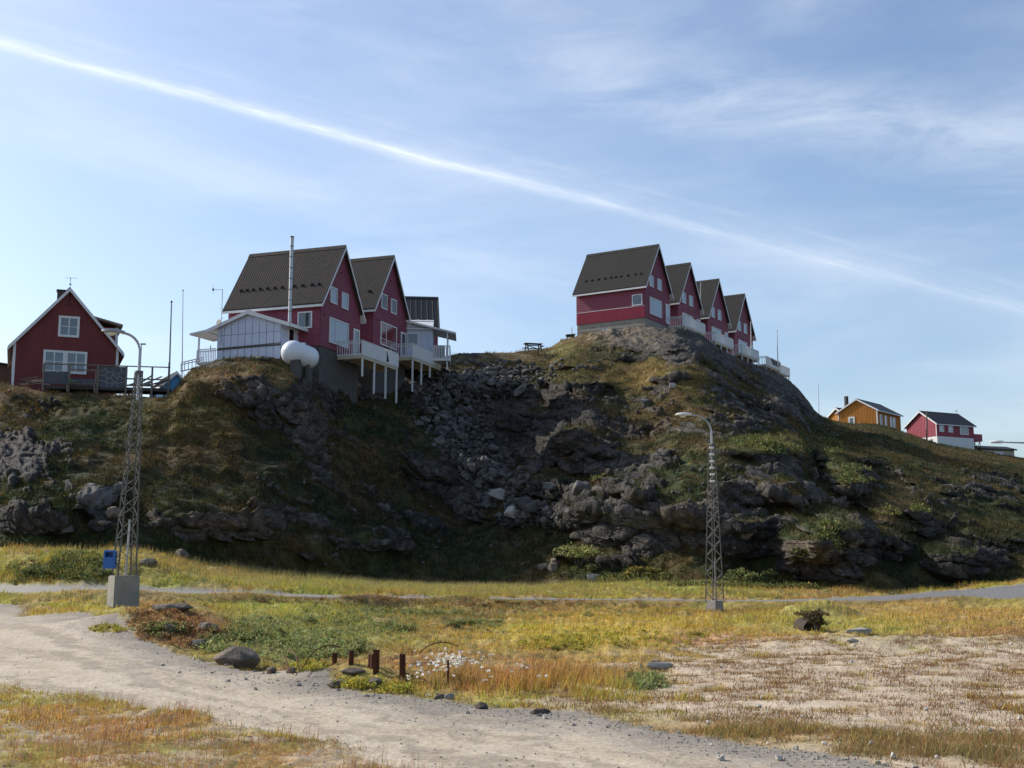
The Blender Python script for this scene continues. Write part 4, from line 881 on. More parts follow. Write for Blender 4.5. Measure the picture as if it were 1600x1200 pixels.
# ------------------------------------------------------------------ left house
LR = R(-67.9); LO = P(18.9, 592, 80)
lW, lL, lE, lRi = 6.63, 7.5, 2.45, 3.85
root, G, Sw, Nw, top, roof = house('red_house', 'dark red gabled house with white-framed windows at the far left of the hill', 'house', LO, LR, lL, lW, lE, lRi, MRL, MTAN, None, clad='board', vstep=.17, ovg=.3, ove=.38, corner=True, z0=-1.2, rib=0)
window(root, G, lW/2-.62, 3.05, 1.35, 1.45, splits=[.5], zsplits=[.5], fw=.15, base=.02, proud=.1)
window(root, G, 1.85, .55, 1.4, 1.55, splits=[.5], zsplits=[.5], fw=.15, base=.02, proud=.1); window(root, G, 3.24, .55, 1.4, 1.55, splits=[.5], zsplits=[.5], fw=.15, base=.02, proud=.1)
for a in (1.8, 4.2): window(root, Sw, a, .7, 1.0, 1.3, splits=[.5], base=.02, proud=.1)
for (y, z) in ((lW/2+1.0, 4.25), (4.85, 1.9)): m = MB(); G.box(m, y-.08, y+.08, .03, .09, z-.08, z+.08); m.build('vent', MRL, root)
m = MB(); m.tube([(.08, lW/2-.0, lE+lRi-1.0), (.08, lW/2, lE+lRi+.1)], .02, 6); m.tube([(.08, lW/2-.18, lE+lRi-1.0), (.08, lW/2+.18, lE+lRi-1.0)], .02, 6); m.build('finial', MWDD, root)
# dormer on the right-hand slope
m = MB(); m.box(-5.0, -2.1, lW-2.0, lW+.05, lE-.6, lE+1.9); dm = m.build('dormer', MRL, root)
m = MB(); m.hexa([(-5.3, lW-2.3, lE+2.5), (-1.5, lW-2.3, lE+2.5), (-1.5, lW+.35, lE+1.88), (-5.3, lW+.35, lE+1.88), (-5.3, lW-2.3, lE+2.65), (-1.5, lW-2.3, lE+2.65), (-1.5, lW+.35, lE+2.03), (-5.3, lW+.35, lE+2.03)]); m.build('dormer_roof', MTAN, dm)
m = MB(); m.box(-2.1, -2.04, lW-.1, lW+.09, lE-.6, lE+1.87); m.build('corner_board', MWH, dm)
m = MB(); m.box(-2.9, -2.3, lW/2-.75, lW/2-.15, lE+lRi-.9, lE+lRi+.42); ch = m.build('chimney', MWDD, root); m = MB(); m.box(-2.96, -2.24, lW/2-.81, lW/2-.09, lE+lRi+.42, lE+lRi+.5); m.build('chimney_cap', MBK, ch)
m = MB(); m.tube([(-.1, lW/2, lE+lRi), (-.1, lW/2, lE+lRi+.95)], .022, 6); m.tube([(-.1, lW/2-.35, lE+lRi+.86), (-.1, lW/2+.45, lE+lRi+.92)], .014, 6); m.tube([(-.1, lW/2-.08, lE+lRi+.45), (-.1, lW/2+.08, lE+lRi+.45)], .05, 6)
an = m.build('rooftop_antenna', MST); an.location = root.location; an.rotation_euler = root.rotation_euler; tag(an, 'small aerial on the gable peak of the dark red house', 'antenna')
# its timber terrace
tp0 = P(66, 607, 76.5); tp1 = P(265, 612, 78.0); dv = (tp1-tp0); Lt = math.hypot(dv.x, dv.y); az_ = math.atan2(dv.y, dv.x)
tr_ = empty('timber_terrace', (tp0.x, tp0.y, tp0.z-.2), az_, 'weathered timber terrace with grey panels and open railing below the dark red house', 'terrace')
zt_ = .42; zr = 1.75
m = MB(); y = 0
while y < 1.6: m.box(0, Lt, y, y+.13, zt_-.04, zt_); y += .14
m.build('floor', MWDD, tr_)
m = MB(); m.box(0, Lt, -.06, -.005, zt_-.22, zt_-.04); m.box(0, Lt, 1.5, 1.6, zt_-.22, zt_-.045); m.build('beam', MWDD, tr_)
for k, x in enumerate((.05, 1.6, 3.35, 5.1, 6.7, Lt-.08)):
    m = MB(); m.box(x-.06, x+.06, -.14, -.065, -.9, zr+(.0 if k < 5 else .35)); m.build('post', MWD, tr_)
    m = MB(); m.box(x-.06, x+.06, 1.5, 1.6, -.9, zt_-.23); m.build('rear_post', MWDD, tr_)
m = MB(); m.beam((0, -.10, zr+.03), (Lt, -.10, zr+.03), .12, .06); m.build('handrail', MWD, tr_)
m = MB(); m.beam((5.12, -.05, zt_+.55), (Lt, -.05, zt_+.55), .04, .09); m.build('middle_rail', MWD, tr_)
m = MB(); m.beam((5.12, -.05, zt_+.12), (Lt, -.05, zt_+.12), .04, .09); m.build('lower_rail', MWD, tr_)
for (x0, x1) in ((.12, .85), (.88, 1.53)): m = MB(); m.box(x0, x1, -.055, -.02, zt_+.1, zt_+.9); m.build('grey_panel', MGP, tr_)
m = MB(); m.box(1.68, 3.27, -.055, -.02, zt_+.05, zt_+.45); m.build('grey_panel', MGP, tr_)
# stone-patterned panel: irregular stones set in pale joints
px0, px1, pz0, pz1 = 3.42, 5.03, zt_-.06, zr-.02
m = MB(); m.box(px0, px1, -.05, -.02, pz0, pz1); bk = m.build('stone_panel', MJT, tr_)
rs = random.Random(5); seeds = [(px0+(i+.5+rs.uniform(-.38, .38))*(px1-px0)/4, pz0+(j+.5+rs.uniform(-.38, .38))*(pz1-pz0)/4) for i in range(4) for j in range(4)]
def clip(poly, nx, nz, d):
    out = []
    for a, b in zip(poly, poly[1:]+poly[:1]):
        da, db = a[0]*nx+a[1]*nz-d, b[0]*nx+b[1]*nz-d
        if da <= 0: out.append(a)
        if (da < 0) != (db < 0): t = da/(da-db); out.append((a[0]+(b[0]-a[0])*t, a[1]+(b[1]-a[1])*t))
    return out
for i, sd_ in enumerate(seeds):
    pl_ = [(px0, pz0), (px1, pz0), (px1, pz1), (px0, pz1)]
    for j, so_ in enumerate(seeds):
        if j == i: continue
        nx, nz = so_[0]-sd_[0], so_[1]-sd_[1]; ln = math.hypot(nx, nz); nx /= ln; nz /= ln
        pl_ = clip(pl_, nx, nz, (sd_[0]+so_[0])/2*nx+(sd_[1]+so_[1])/2*nz-.022)
        if len(pl_) < 3: break
    if len(pl_) > 2:
        m = MB(); a_ = [(x, -.052, z) for x, z in pl_]; b_ = [(x, -.075, z) for x, z in pl_]; k = len(pl_); m.v = a_+b_; m.f = [tuple(range(k)), tuple(range(2*k-1, k-1, -1))]+[(q, (q+1) % k, (q+1) % k+k, q+k) for q in range(k)]; m.build('stone', MGP, bk)
# bench on the terrace, boards and junk
bn = empty('garden_bench', tr_.matrix_basis @ Vector((2.45, -.45, -.05)), az_, 'weathered bench with a green cover hung on the timber terrace front', 'bench')
for k in range(3): m = MB(); m.beam((-.85, -.1-k*.14, .55-k*.02), (.85, -.1-k*.14, .55-k*.02), .11, .035); m.build('seat_slat', MWD, bn)
m = MB(); m.beam((-.85, .02, 1.45), (.85, .02, 1.45), .03, .09); m.build('back_rail', MWD, bn)
for x in (-.82, .82): m = MB(); m.beam((x, .02, .0), (x, .02, 1.5), .06, .06); m.beam((x, -.4, 0), (x, -.4, .53), .06, .06); m.beam((x, -.42, .5), (x, .0, .5), .05, .05); m.build('leg', MWD, bn)
m = MB(); m.hexa([(-.8, -.42, .58), (.0, -.42, .58), (.0, -.02, .6), (-.8, -.02, .6), (-.62, -.3, .86), (-.4, -.3, .7), (-.4, -.05, .72), (-.62, -.05, .88)]); m.build('green_cover', MGR, bn)
for k in range(14):
    a = rs.uniform(-.5, .5); pc = P(53+rs.uniform(-12, 14), 596+rs.uniform(-4, 4), 78.4+rs.uniform(-.4, .4)); m = MB(); l = rs.uniform(.3, .8)
    m.beam((-l, 0, 0), (l, 0, rs.uniform(-.1, .15)), .14, .035); c_ = m.build('loose_board', MLW if k % 2 else MWD); c_.location = pc; c_.rotation_euler = (0, 0, a); tag(c_, 'loose weathered board in the heap by the left end of the timber terrace', 'board', 'boards heaped by the timber terrace')
# brown hut seen past the left edge, small blue house behind the rocks
root, G, Sw, Nw, top, roof = house('brown_hut', 'brown hut with a grey roof cut by the left edge of the photo', 'hut', P(4, 590, 92), R(-75), 4, 5, 1.1, .3, MBR, MRK, None, clad='board', z0=-1, trim=None)
root.location = P(-92, 590, 92)
root, G, Sw, Nw, top, roof = house('blue_house', 'bright blue house peeking over the rocks left of the white annex', 'house', P(254, 619, 112), R(-60), 5, 2.4, 1.15, 1.1, MBH, MRK, None, clad='board', z0=-2, ovg=.25)
# junk pile behind the railing
for k in range(9):
    pc = P(205+k*6+rs.uniform(-3, 3), 597+rs.uniform(-3, 2), 82); m = MB(); l = rs.uniform(.3, .7); m.beam((-l, 0, -.2), (l, 0, rs.uniform(-.3, .4)), .2, .05)
    c_ = m.build('scrap_board', MWD if k % 3 else MLW); c_.location = pc; tag(c_, 'scrap board in the pile behind the open terrace railing', 'board', 'scrap boards behind the terrace railing')

# ------------------------------------------------------------------ far right houses
def org_from_right(uR, vR, DR, r, W):
    p_ = P(uR, vR, DR); ya = Vector((-math.sin(r), math.cos(r), 0)); return p_-ya*W
yr_ = R(-129); yW = 6.5; yo = org_from_right(1371.5, 668, 190, yr_, yW)
root, G, Sw, Nw, top, roof = house('ochre_house', 'ochre yellow house with white trim and a row of side windows, far right slope', 'house', yo, yr_, 9.6, yW, 2.85, 1.85, MOR, MRK, None, clad='board', vstep=.25, z0=-1.6, corner=True, ove=.35, ovg=.3, rib=0)
window(root, G, 1.75, .55, 1.05, 1.45, glass=MGL, fw=.22, base=.02, proud=.1)
for a in (.8, 2.7, 4.9, 6.2): window(root, Nw, a, .55, .95, 1.6, glass=MGLB, fw=.14, base=.02, proud=.1)
root, G, Sw, Nw, top, roof = house('small_grey_roofed_house', 'small house with a grey roof half hidden behind the ochre house', 'house', org_from_right(1322, 662, 206, R(-150), 4), R(-150), 6, 4, 1.5, 1.3, MOR, MRO2, None, clad='board', z0=-1.5)
m = MB(); m.box(-2, -1.5, 2.3, 2.8, 2.5, 5.0); m.build('chimney', MBK, root)
fr_ = R(-152.2); fW = 6.6; fo = org_from_right(1464.2, 681, 200, fr_, fW)
root, G, Sw, Nw, top, roof = house('rose_red_house', 'rose red house on a white concrete base with a red balcony, far right slope', 'house', fo, fr_, 8.6, fW, 2.15, 2.2, MRF, MRK, None, clad='board', vstep=.35, ove=.35, ovg=.35, rib=0)
m = MB(); m.box(-8.56, -.04, .04, fW-.04, -3.2, -.012); m.build('foundation', MWH, root)
m = MB(); G.box(m, fW-.14, fW, .03, .06, 0, 2.1); m.build('corner_board', MWH, root)
for a in (.5, 2.6): window(root, Nw, a, .7, 1.1, 1.15, glass=MGLB, fw=.14, base=.02, proud=.1)
window(root, Nw, 5.3, .45, 2.0, 1.5, splits=[.45], glass=MGL, fw=.15, base=.02, proud=.1)
for (a, w_) in ((1.0, .5), (2.5, .4)): m = MB(); G.box(m, fW-a-w_, fW-a, -.03, .0, -1.2, -.45); m.build('basement_opening', MGD, root)
m = MB(); m.box(-10.6, -8.65, fW-2.2, fW-.0, -.45, -.32); bf = m.build('balcony', MRF, root)
m = MB(); m.box(-10.6, -8.65, fW-.05, fW, -.32, .75); m.box(-10.6, -10.55, fW-2.2, fW-.05, -.32, .75); m.build('parapet', MRF, bf)
for x in (-10.3, -9.0): m = MB(); m.beam((x, fW-.3, -.46), (x, fW-.3, -2.9), .1, .1); m.build('post', MWD, bf)
m = MB(); m.beam((-10.3, fW-.35, -.5), (-9.0, fW-.35, -2.3), .07, .07); m.beam((-9.0, fW-.38, -.5), (-10.3, fW-.38, -2.3), .07, .07); m.build('brace', MWD, bf)
root, G, Sw, Nw, top, roof = house('low_shed', 'low tan shed with a flat dark roof and two windows at the far right', 'shed', org_from_right(1532, 712, 205, R(-160), 4), R(-160), 7.2, 4, 1.25, .5, MLW, MRK, None, clad='board', z0=-1, trim=MRO, rib=0)
for a in (2.9, 3.9): window(root, Nw, a, .1, .9, .7, glass=MGLB, fw=.1, base=.02, proud=.1)
window(root, Nw, .9, .2, .8, .5, glass=MGLB, fw=.1, base=.02, proud=.1)

# ------------------------------------------------------------------ poles, flagpoles, aerials
def flagpole(u, v0, v1, D, lab, r=.045, mat=MWH, name='flagpole', cat='flagpole', lean=0, knob=True):
    a = P(u, v0, D); b_ = P(u+lean, v1, D); rt = empty(name, a, 0, lab, cat); m = MB(); q = b_-a
    m.tube([(0, 0, -.6), tuple(q)], [r, r*.6], 8); m.build('pole', mat, rt, smooth=True)
    if knob: m = MB(); m.tube([tuple(q), (q.x, q.y, q.z+.08), (q.x, q.y, q.z+.14)], [.05, .08, .02], 8); m.build('knob', mat, rt)
    return rt
flagpole(264, 606, 473, 77.6, 'grey flagpole rising from the right end of the timber terrace', .06, MSD, lean=4)
flagpole(285, 575, 455, 88, 'slim white flagpole between the timber terrace and the white annex', .045, MWH, lean=1)
flagpole(1215.5, 566, 517, 146, 'slim white flagpole on the rocks right of the farthest white deck', .07, MWH, lean=-1.5)
flagpole(1174, 548, 502, 140, 'white flagpole standing before the gable of the fourth red house', .07, MWH, lean=-1, knob=False)
flagpole(1279.5, 648, 602, 170, 'lone white flagpole left of the ochre house', .07, MWH, lean=-1)
flagpole(1448, 692, 642, 196, 'wooden utility pole in front of the rose red house', .16, MWD, name='utility_pole', cat='pole', knob=False)
flagpole(1094, 463, 441, 133, 'thin mast against the roof of the third red house', .045, MWH, name='mast', cat='mast', lean=1, knob=False)
rt = flagpole(1494.5, 655, 639, 206, 'small aerial above the roof of the rose red house', .04, MSD, name='rooftop_aerial', cat='antenna', knob=False)
m = MB(); m.tube([(-.4, 0, 1.4), (.3, 0, 1.4)], .03, 6); m.tube([(-.4, 0, .9), (.3, 0, .9)], .03, 6); m.build('crossbar', MSD, rt)
rt = empty('small_lamp', P(219.5, 575, 86), 0, 'small distant lamp seen just right of the left lattice lamp arm', 'lamp')
m = MB(); m.tube([(0, 0, -1.5), (0, 0, 1.75)], .03, 6); m.build('pole', MSD, rt); m = MB(); m.box(-.05, .3, -.08, .08, 1.7, 1.78); m.build('lamp_head', MSD, rt)

# ------------------------------------------------------------------ lattice street lamps
bar_me = None
def lattice_lamp(base, label, hl, w0, w1, armh, arml, armdir, lean=(0, 0), rz=.5, blk=(1.0, .72, .8), white_ties=False, dz=0, arm_tilt=0.0):
    global bar_me
    rt = empty('street_lamp', base, 0, label, 'street lamp', 'lattice street lamps')
    bx, by, bh = blk
    m = MB(); e = .03; q = [(-bx/2, -by/2), (bx/2, -by/2), (bx/2, by/2), (-bx/2, by/2)]
    ca_, sa_ = math.cos(rz), math.sin(rz); rot = lambda x, y: (x*ca_-y*sa_, x*sa_+y*ca_)
    m.hexa([(*rot(*p_), -.35) for p_ in q]+[(*rot(p_[0]*.95, p_[1]*.95), bh) for p_ in q])
    cb = m.build('concrete_base', MCO, rt)
    bmx = bmesh.new(); bmx.from_mesh(cb.data); bmesh.ops.bevel(bmx, geom=bmx.edges[:], offset=.025, segments=2, affect='EDGES'); bmx.to_mesh(cb.data); bmx.free()
    top_ = Vector((lean[0], lean[1], bh+hl)); bot = Vector((0, 0, bh))
    def cnr(k, t):
        w_ = w0*(1-t)+w1*t; sx, sy = ((-1, -1), (1, -1), (1, 1), (-1, 1))[k]; x, y = rot(sx*w_/2, sy*w_/2); c = bot.lerp(top_, t); return Vector((c.x+x, c.y+y, c.z))
    for k in range(4): m = MB(); m.beam(cnr(k, -.005), cnr(k, 1), .038, .038); m.build('leg', MSD, rt)
    if bar_me is None: m = MB(); m.box(-.5, .5, -.5, .5, 0, 1); t_ = m.build('brace', MSD); bar_me = t_.data; bpy.data.objects.remove(t_)
    nb_ = 22; tl = [0]; 
    for i in range(nb_): tl.append(tl[-1]+(1.25-.6*i/nb_))
    tl = [x/tl[-1] for x in tl]
    for i in range(nb_):
        for k in range(4):
            a, b_ = (k, (k+1) % 4) if (i+k) % 2 == 0 else ((k+1) % 4, k)
            p0, p1 = cnr(a, tl[i]), cnr(b_, tl[i+1]); o_ = bpy.data.objects.new('brace', bar_me); COL.objects.link(o_); o_.parent = rt
            o_.location = p0; dd_ = p1-p0; o_.rotation_mode = 'QUATERNION'; o_.rotation_quaternion = dd_.to_track_quat('Z', 'Y'); o_.scale = (.019, .019, dd_.length)
    for k in range(4): m = MB(); m.beam(cnr(k, 1)+Vector((0, 0, .0)), cnr((k+1) % 4, 1), .06, .06); m.build('top_frame', MSD, rt)
    # arm
    d_ = Vector((math.cos(armdir), math.sin(armdir), 0)); tp_ = top_-Vector((0, 0, .9)); pts = [tp_, top_+Vector((0, 0, .05))]
    hh = armh; rr = min(.75, arml*.55); c0_ = top_+Vector((0, 0, hh-rr))
    for k in range(9): a = math.pi/2*k/8; pts.append(c0_+d_*rr*(1-math.cos(a))+Vector((0, 0, rr*math.sin(a))))
    endp = top_+d_*(arml-.55)+Vector((0, 0, hh-arm_tilt)); pts.append(endp)
    m = MB(); m.tube(pts, [.045]*2+[.04]*9+[.03], 10); m.build('arm', MST, rt, smooth=True)
    # head: shallow capsule with a lens below
    m = MB(); L_ = .72; prof = [(0, .035, .04), (.06, .06, .06), (.16, .11, .085), (.34, .15, .10), (.52, .145, .09), (.64, .11, .07), (.71, .05, .03)]
    b0 = 0
    for (x, wy, wz) in prof:
        for j in range(12):
            a = 2*math.pi*j/12; zz = math.sin(a)*wz; zz = zz if zz > 0 else zz*.45
            m.v.append(tuple(endp+d_*x+Vector((-d_.y, d_.x, 0))*math.cos(a)*wy+Vector((0, 0, zz+.02+arm_tilt*-.0))))
    for i in range(len(prof)-1):
        for j in range(12): m.f.append((i*12+j, i*12+(j+1) % 12, (i+1)*12+(j+1) % 12, (i+1)*12+j))
    m.f.append(tuple(range(12))[::-1]); m.f.append(tuple((len(prof)-1)*12+j for j in range(12)))
    hd = m.build('lamp_head', MWH if white_ties else MST, rt, smooth=True)
    m = MB(); m.tube([tuple(endp+d_*.40+Vector((0, 0, z_))) for z_ in (-.02, -.07, -.11)], [.14, .12, .04], 12); m.build('lens', MLENS, hd, smooth=True)
    # conduit up the middle
    m = MB(); m.tube([bot+Vector((.05, 0, -.02)), bot.lerp(top_, .27)+Vector((.05, 0, 0))], .035, 8); m.build('conduit', MST, rt, smooth=True)
    if white_ties:
        for i in range(6): c = cnr(0, .995-.035*2*i*.62-.02); m = MB(); m.tube([c+Vector((-.12, -.02, 0)), c+Vector((.06, -.02, 0))], .045, 8); m.build('insulator', MWH, rt, smooth=True)
    return rt, cnr
lb = P(192.5, 931, 38)
lamp1, cn1 = lattice_lamp(lb, 'left lattice street lamp on a big concrete block, blue bin on its leg', 6.36, .56, .17, 1.22, 1.02, math.pi+.35, lean=(.17, 0), rz=.62, blk=(.80, .70, .62))
rb_ = P(1117, 951, 50)
lamp2, cn2 = lattice_lamp(rb_, 'right lattice street lamp standing in the meadow before the dark cliff', 6.35, .52, .18, 1.2, 1.32, math.pi+.05, lean=(.03, 0), rz=.80, blk=(.55, .5, .32), white_ties=True)
# single lamp just outside the right edge: pole, curved arm, head in view
sb = P(1638, 905, 58); sz_ = P(1638, 692, 58).z-sb.z
rt = empty('street_lamp', sb, 0, 'lamp whose white head and arm reach in at the right edge', 'street lamp')
m = MB(); pts = [(0, 0, -.5), (0, 0, sz_-.75)]+[(-.75*(1-math.cos(a)), 0, sz_-.75+.75*math.sin(a)) for a in [math.pi/2*k/8 for k in range(1, 9)]]+[(-1.75, 0, sz_+.03)]; m.tube(pts, [.07, .05]+[.04]*8+[.03], 10); m.build('pole', MST, rt, smooth=True)
m = MB(); prof = [(0, .05, .05), (.1, .10, .09), (.3, .15, .10), (.5, .15, .09), (.66, .06, .04)]
for (x, wy, wz) in prof:
    for j in range(12): a = 2*math.pi*j/12; zz = math.sin(a)*wz; m.v.append((-1.72-x, math.cos(a)*wy, sz_+.03+(zz if zz > 0 else zz*.6)))
for i in range(4):
    for j in range(12): m.f.append((i*12+j, i*12+(j+1) % 12, (i+1)*12+(j+1) % 12, (i+1)*12+j))
m.f.append(tuple(range(12))[::-1]); m.f.append(tuple(48+j for j in range(12))); m.build('lamp_head', MWH, rt, smooth=True)
# blue bin on the left lamp
bl_ = cn1(0, .055); wb = empty('litter_bin', lb+bl_+Vector((-.26, -.05, -.14)), 0, 'bright blue litter bin hung on the left lattice lamp', 'bin')
m = MB(); w_, d_, h_ = .17, .13, .42
for (x0, x1, y0, y1, z0_, z1_) in ((-w_, w_, -d_, d_, 0, .34), (-w_, -w_+.05, -d_, d_, .34, .5), (w_-.05, w_, -d_, d_, .34, .5), (-w_, w_, d_-.03, d_, .34, .5)): m.box(x0, x1, y0, y1, z0_, z1_-.002)
m.build('body', MBIN, wb); m = MB(); m.hexa([(-w_-.01, -d_-.01, .5), (w_+.01, -d_-.01, .5), (w_+.01, d_+.01, .5), (-w_-.01, d_+.01, .5), (-w_*.8, -d_*.8, .56), (w_*.8, -d_*.8, .56), (w_*.8, d_*.8, .56), (-w_*.8, d_*.8, .56)]); m.build('lid', MBIN, wb)
m = MB(); m.box(w_, w_+.14, -.02, .02, .15, .19); m.box(w_, w_+.14, -.02, .02, .36, .40); m.build('bracket', MSD, wb)

# ------------------------------------------------------------------ picnic table and bits on the ridge
pt = empty('picnic_table', P(833, 549.5, 112), .25, 'dark timber picnic table on the skyline left of the right-hand houses', 'picnic table'); k_ = 1.15
for i in range(5): m = MB(); m.box(-.75*k_, .75*k_, -.36+i*.15, -.36+i*.15+.13, .72, .76); m.build('top_board', MWDD, pt)
for s_ in (-1, 1): m = MB(); m.box(-.75*k_, .75*k_, s_*.75-.13, s_*.75+.13, .42, .46); m.build('seat', MWDD, pt)
for x in (-.55*k_, .55*k_):
    for s_ in (-1, 1): m = MB(); m.beam((x, s_*.25, .72), (x, s_*.72, -.1), .09, .06); m.build('leg', MWDD, pt)
    m = MB(); m.beam((x+.05, -.85, .40), (x+.05, .85, .40), .05, .09); m.build('crossbeam', MWDD, pt)
m = MB(); m.beam((-.75*k_, .3, .76), (-.75*k_+1.7, 1.1, .46), .09, .05); m.build('brace', MWDD, pt)
gr_ = empty('barbecue', P(891, 530, 117), .2, 'small black barbecue with a pale stick, left of the concrete base', 'barbecue')
m = MB(); m.tube([(-.3, 0, 0), (-.3, 0, .25)], .03, 6); m.tube([(.3, 0, 0), (.3, 0, .25)], .03, 6); m.build('leg', MBK, gr_); m = MB(); m.hexa([(-.35, -.2, .22), (.35, -.2, .22), (.35, .2, .22), (-.35, .2, .22), (-.45, -.25, .42), (.5, -.25, .52), (.5, .25, .52), (-.45, .25, .42)]); m.build('tray', MBK, gr_); m = MB(); m.tube([(.2, .1, .3), (.2, .1, 1.2)], .04, 6); m.build('stick', MLW, gr_)
for k, (u_, v_) in enumerate(((938, 527), (944.5, 526))):
    m = MB(); m.beam((0, 0, 0), (.32, .35, .95), .22, .03, up=(0, -1, .2)); c_ = m.build('white_board', MWH); c_.location = P(u_, v_+1, 118.0); tag(c_, ['white board leaning on the concrete base, left of the pair', 'white board leaning on the concrete base, right of the pair'][k], 'board')

# ------------------------------------------------------------------ rocks
def rockmesh(name, seed, sq=(1, 1, .7), n=16, mat=None):
    rr = np.random.default_rng(seed); p = rr.normal(size=(n, 3)); p /= np.linalg.norm(p, axis=1)[:, None]; p *= (.8+.35*rr.random((n, 1))); p *= np.array(sq)*.5
    bm = bmesh.new(); [bm.verts.new(q) for q in p]; r_ = bmesh.ops.convex_hull(bm, input=bm.verts[:]); bmesh.ops.delete(bm, geom=list({g for g in r_['geom_interior'] if isinstance(g, bmesh.types.BMVert)}), context='VERTS')
    bmesh.ops.dissolve_limit(bm, angle_limit=R(14), verts=bm.verts[:], edges=bm.edges[:]); bmesh.ops.bevel(bm, geom=bm.edges[:], offset=.03, segments=1, affect='EDGES', clamp_overlap=True)
    bmesh.ops.triangulate(bm, faces=bm.faces[:]); me = bpy.data.meshes.new(name); bm.to_mesh(me); bm.free(); me.materials.append(mat); return me
def rockmat(name, c1, c2, lich=(.3, .29, .26)):
    m, t, b, out = newmat(name); tcn = t.n('ShaderNodeTexCoord').outputs['Object']; oi = t.n('ShaderNodeObjectInfo')
    v = t.vm('ADD', tcn, t.vm('SCALE', oi.outputs['Location'], .37)); n = t.noise(v, 2.5, 7, .7); n2 = t.noise(v, 11, 5, .65)
    c = t.mix(t.ramp(n, .35, .65), c1, c2); c = t.mix(t.m('MULTIPLY', t.ramp(n2, .55, .7), .6), c, lich)
    br = t.m('ADD', t.m('MULTIPLY', oi.outputs['Random'], .5), .72); c = t.vm('SCALE', c, br); t.set(b.inputs['Base Color'], c); b.inputs['Roughness'].default_value = .92
    bp = t.n('ShaderNodeBump'); bp.inputs['Distance'].default_value = .06; bp.inputs['Strength'].default_value = .9; t.set(bp.inputs['Height'], t.m('ADD', n, t.m('MULTIPLY', n2, .5))); t.l.new(bp.outputs[0], b.inputs['Normal']); return m
MRKS = rockmat('scree_rock', (.085, .082, .077), (.15, .143, .133), (.22, .21, .19)); MPEB = rockmat('pebble_rock', (.22, .20, .175), (.34, .31, .27)); MRKG = rockmat('boulder_rock', (.15, .13, .115), (.26, .23, .20)); MRKP = rockmat('pale_rock', (.33, .31, .28), (.44, .41, .37), (.52, .49, .44)); MRKB = rockmat('brown_rock', (.10, .085, .07), (.20, .16, .125), (.28, .24, .19)); MRKD = rockmat('dark_rock', (.10, .092, .085), (.18, .165, .15))
SC = [rockmesh('scree_boulder', 100+i, (1, .8, .6) if i % 2 else (1, .75, .8), 14, MRKS) for i in range(8)]
# scree gully: centre line from the crest to the foot, with half-width in photo pixels
scl = [(790, 588, 85), (740, 600, 85), (715, 630, 75), (705, 670, 55), (735, 710, 48), (765, 740, 45), (800, 775, 50), (830, 800, 55), (860, 820, 60)]
def scree_pt(rs, t):
    k = min(int(t*(len(scl)-1)), len(scl)-2); f = t*(len(scl)-1)-k; a, b_ = scl[k], scl[k+1]
    return a[0]+(b_[0]-a[0])*f+(a[2]+(b_[2]-a[2])*f)*max(-1, min(1, rs.gauss(0, .5))), a[1]+(b_[1]-a[1])*f+rs.uniform(-12, 12)
rs = random.Random(11); cand = []
for i in range(1500):
    t = rs.random()**1.35; u_, v_ = scree_pt(rs, t); s_ = rs.uniform(.22, .62)*(1.8 if rs.random() < .12 else 1) if t < .55 else rs.uniform(.35, 1.0); s_ *= 1 if rs.random() < .93 else 1.5
    if t > .5 and rs.random() < .55: continue
    cand.append((s_, u_, v_))
for i in range(60): cand.append((rs.uniform(.35, .7), rs.uniform(700, 960), rs.uniform(566, 584)))
cand.sort(reverse=True)
def place_rock(me, u_, v_, s_, name, lo=NHILL0, sink=.22, rs=rs):
    p_ = hit(u_, v_, lo); o_ = bpy.data.objects.new(name, me); COL.objects.link(o_); o_.location = p_+Vector((0, 0, s_*sink)); o_.scale = (s_*rs.uniform(.85, 1.25), s_*rs.uniform(.8, 1.1), s_*rs.uniform(.7, 1.1)); o_.rotation_euler = (rs.uniform(-.5, .5), rs.uniform(-.5, .5), rs.uniform(0, 6.3)); return o_
for i, (s_, u_, v_) in enumerate(cand[:270]):
    o_ = place_rock(SC[i % 8], u_, v_, s_, 'scree_boulder'); tag(o_, 'angular grey boulder of the scree running down the gully between the two house rows', 'boulder', 'boulders of the scree in the gully')
vs, fs, off = [], [], 0
mesh_np = []
for me in SC:
    v_ = np.empty(len(me.vertices)*3); me.vertices.foreach_get('co', v_); f_ = np.empty(len(me.polygons)*3, np.int32); me.polygons.foreach_get('vertices', f_); mesh_np.append((v_.reshape(-1, 3), f_))
def rubble(name, items, mat, lo, sink=.2):
    vs, fs, off = [], [], 0
    for i, (s_, u_, v_) in enumerate(items):
        p_ = hit(u_, v_, lo); e = Matrix.Rotation(rs.uniform(0, 6.3), 3, 'Z') @ Matrix.Rotation(rs.uniform(-.6, .6), 3, 'X'); v0, f0 = mesh_np[i % 8]
        vs.append((v0*s_) @ np.array(e).T+np.array((p_.x, p_.y, p_.z+s_*sink))); fs.append(f0+off); off += len(v0)
    return meshnp(name, np.concatenate(vs), np.concatenate(fs), 3, mat, smooth=False, kind='stuff')
rub = cand[270:]+[(rs.uniform(.15, .35), *scree_pt(rs, rs.random())) for _ in range(900)]+[(rs.uniform(.15, .4), rs.uniform(400, 1150), rs.uniform(600, 890)) for _ in range(350)]
rubble('scree_rubble', rub, MRKS, NHILL0)
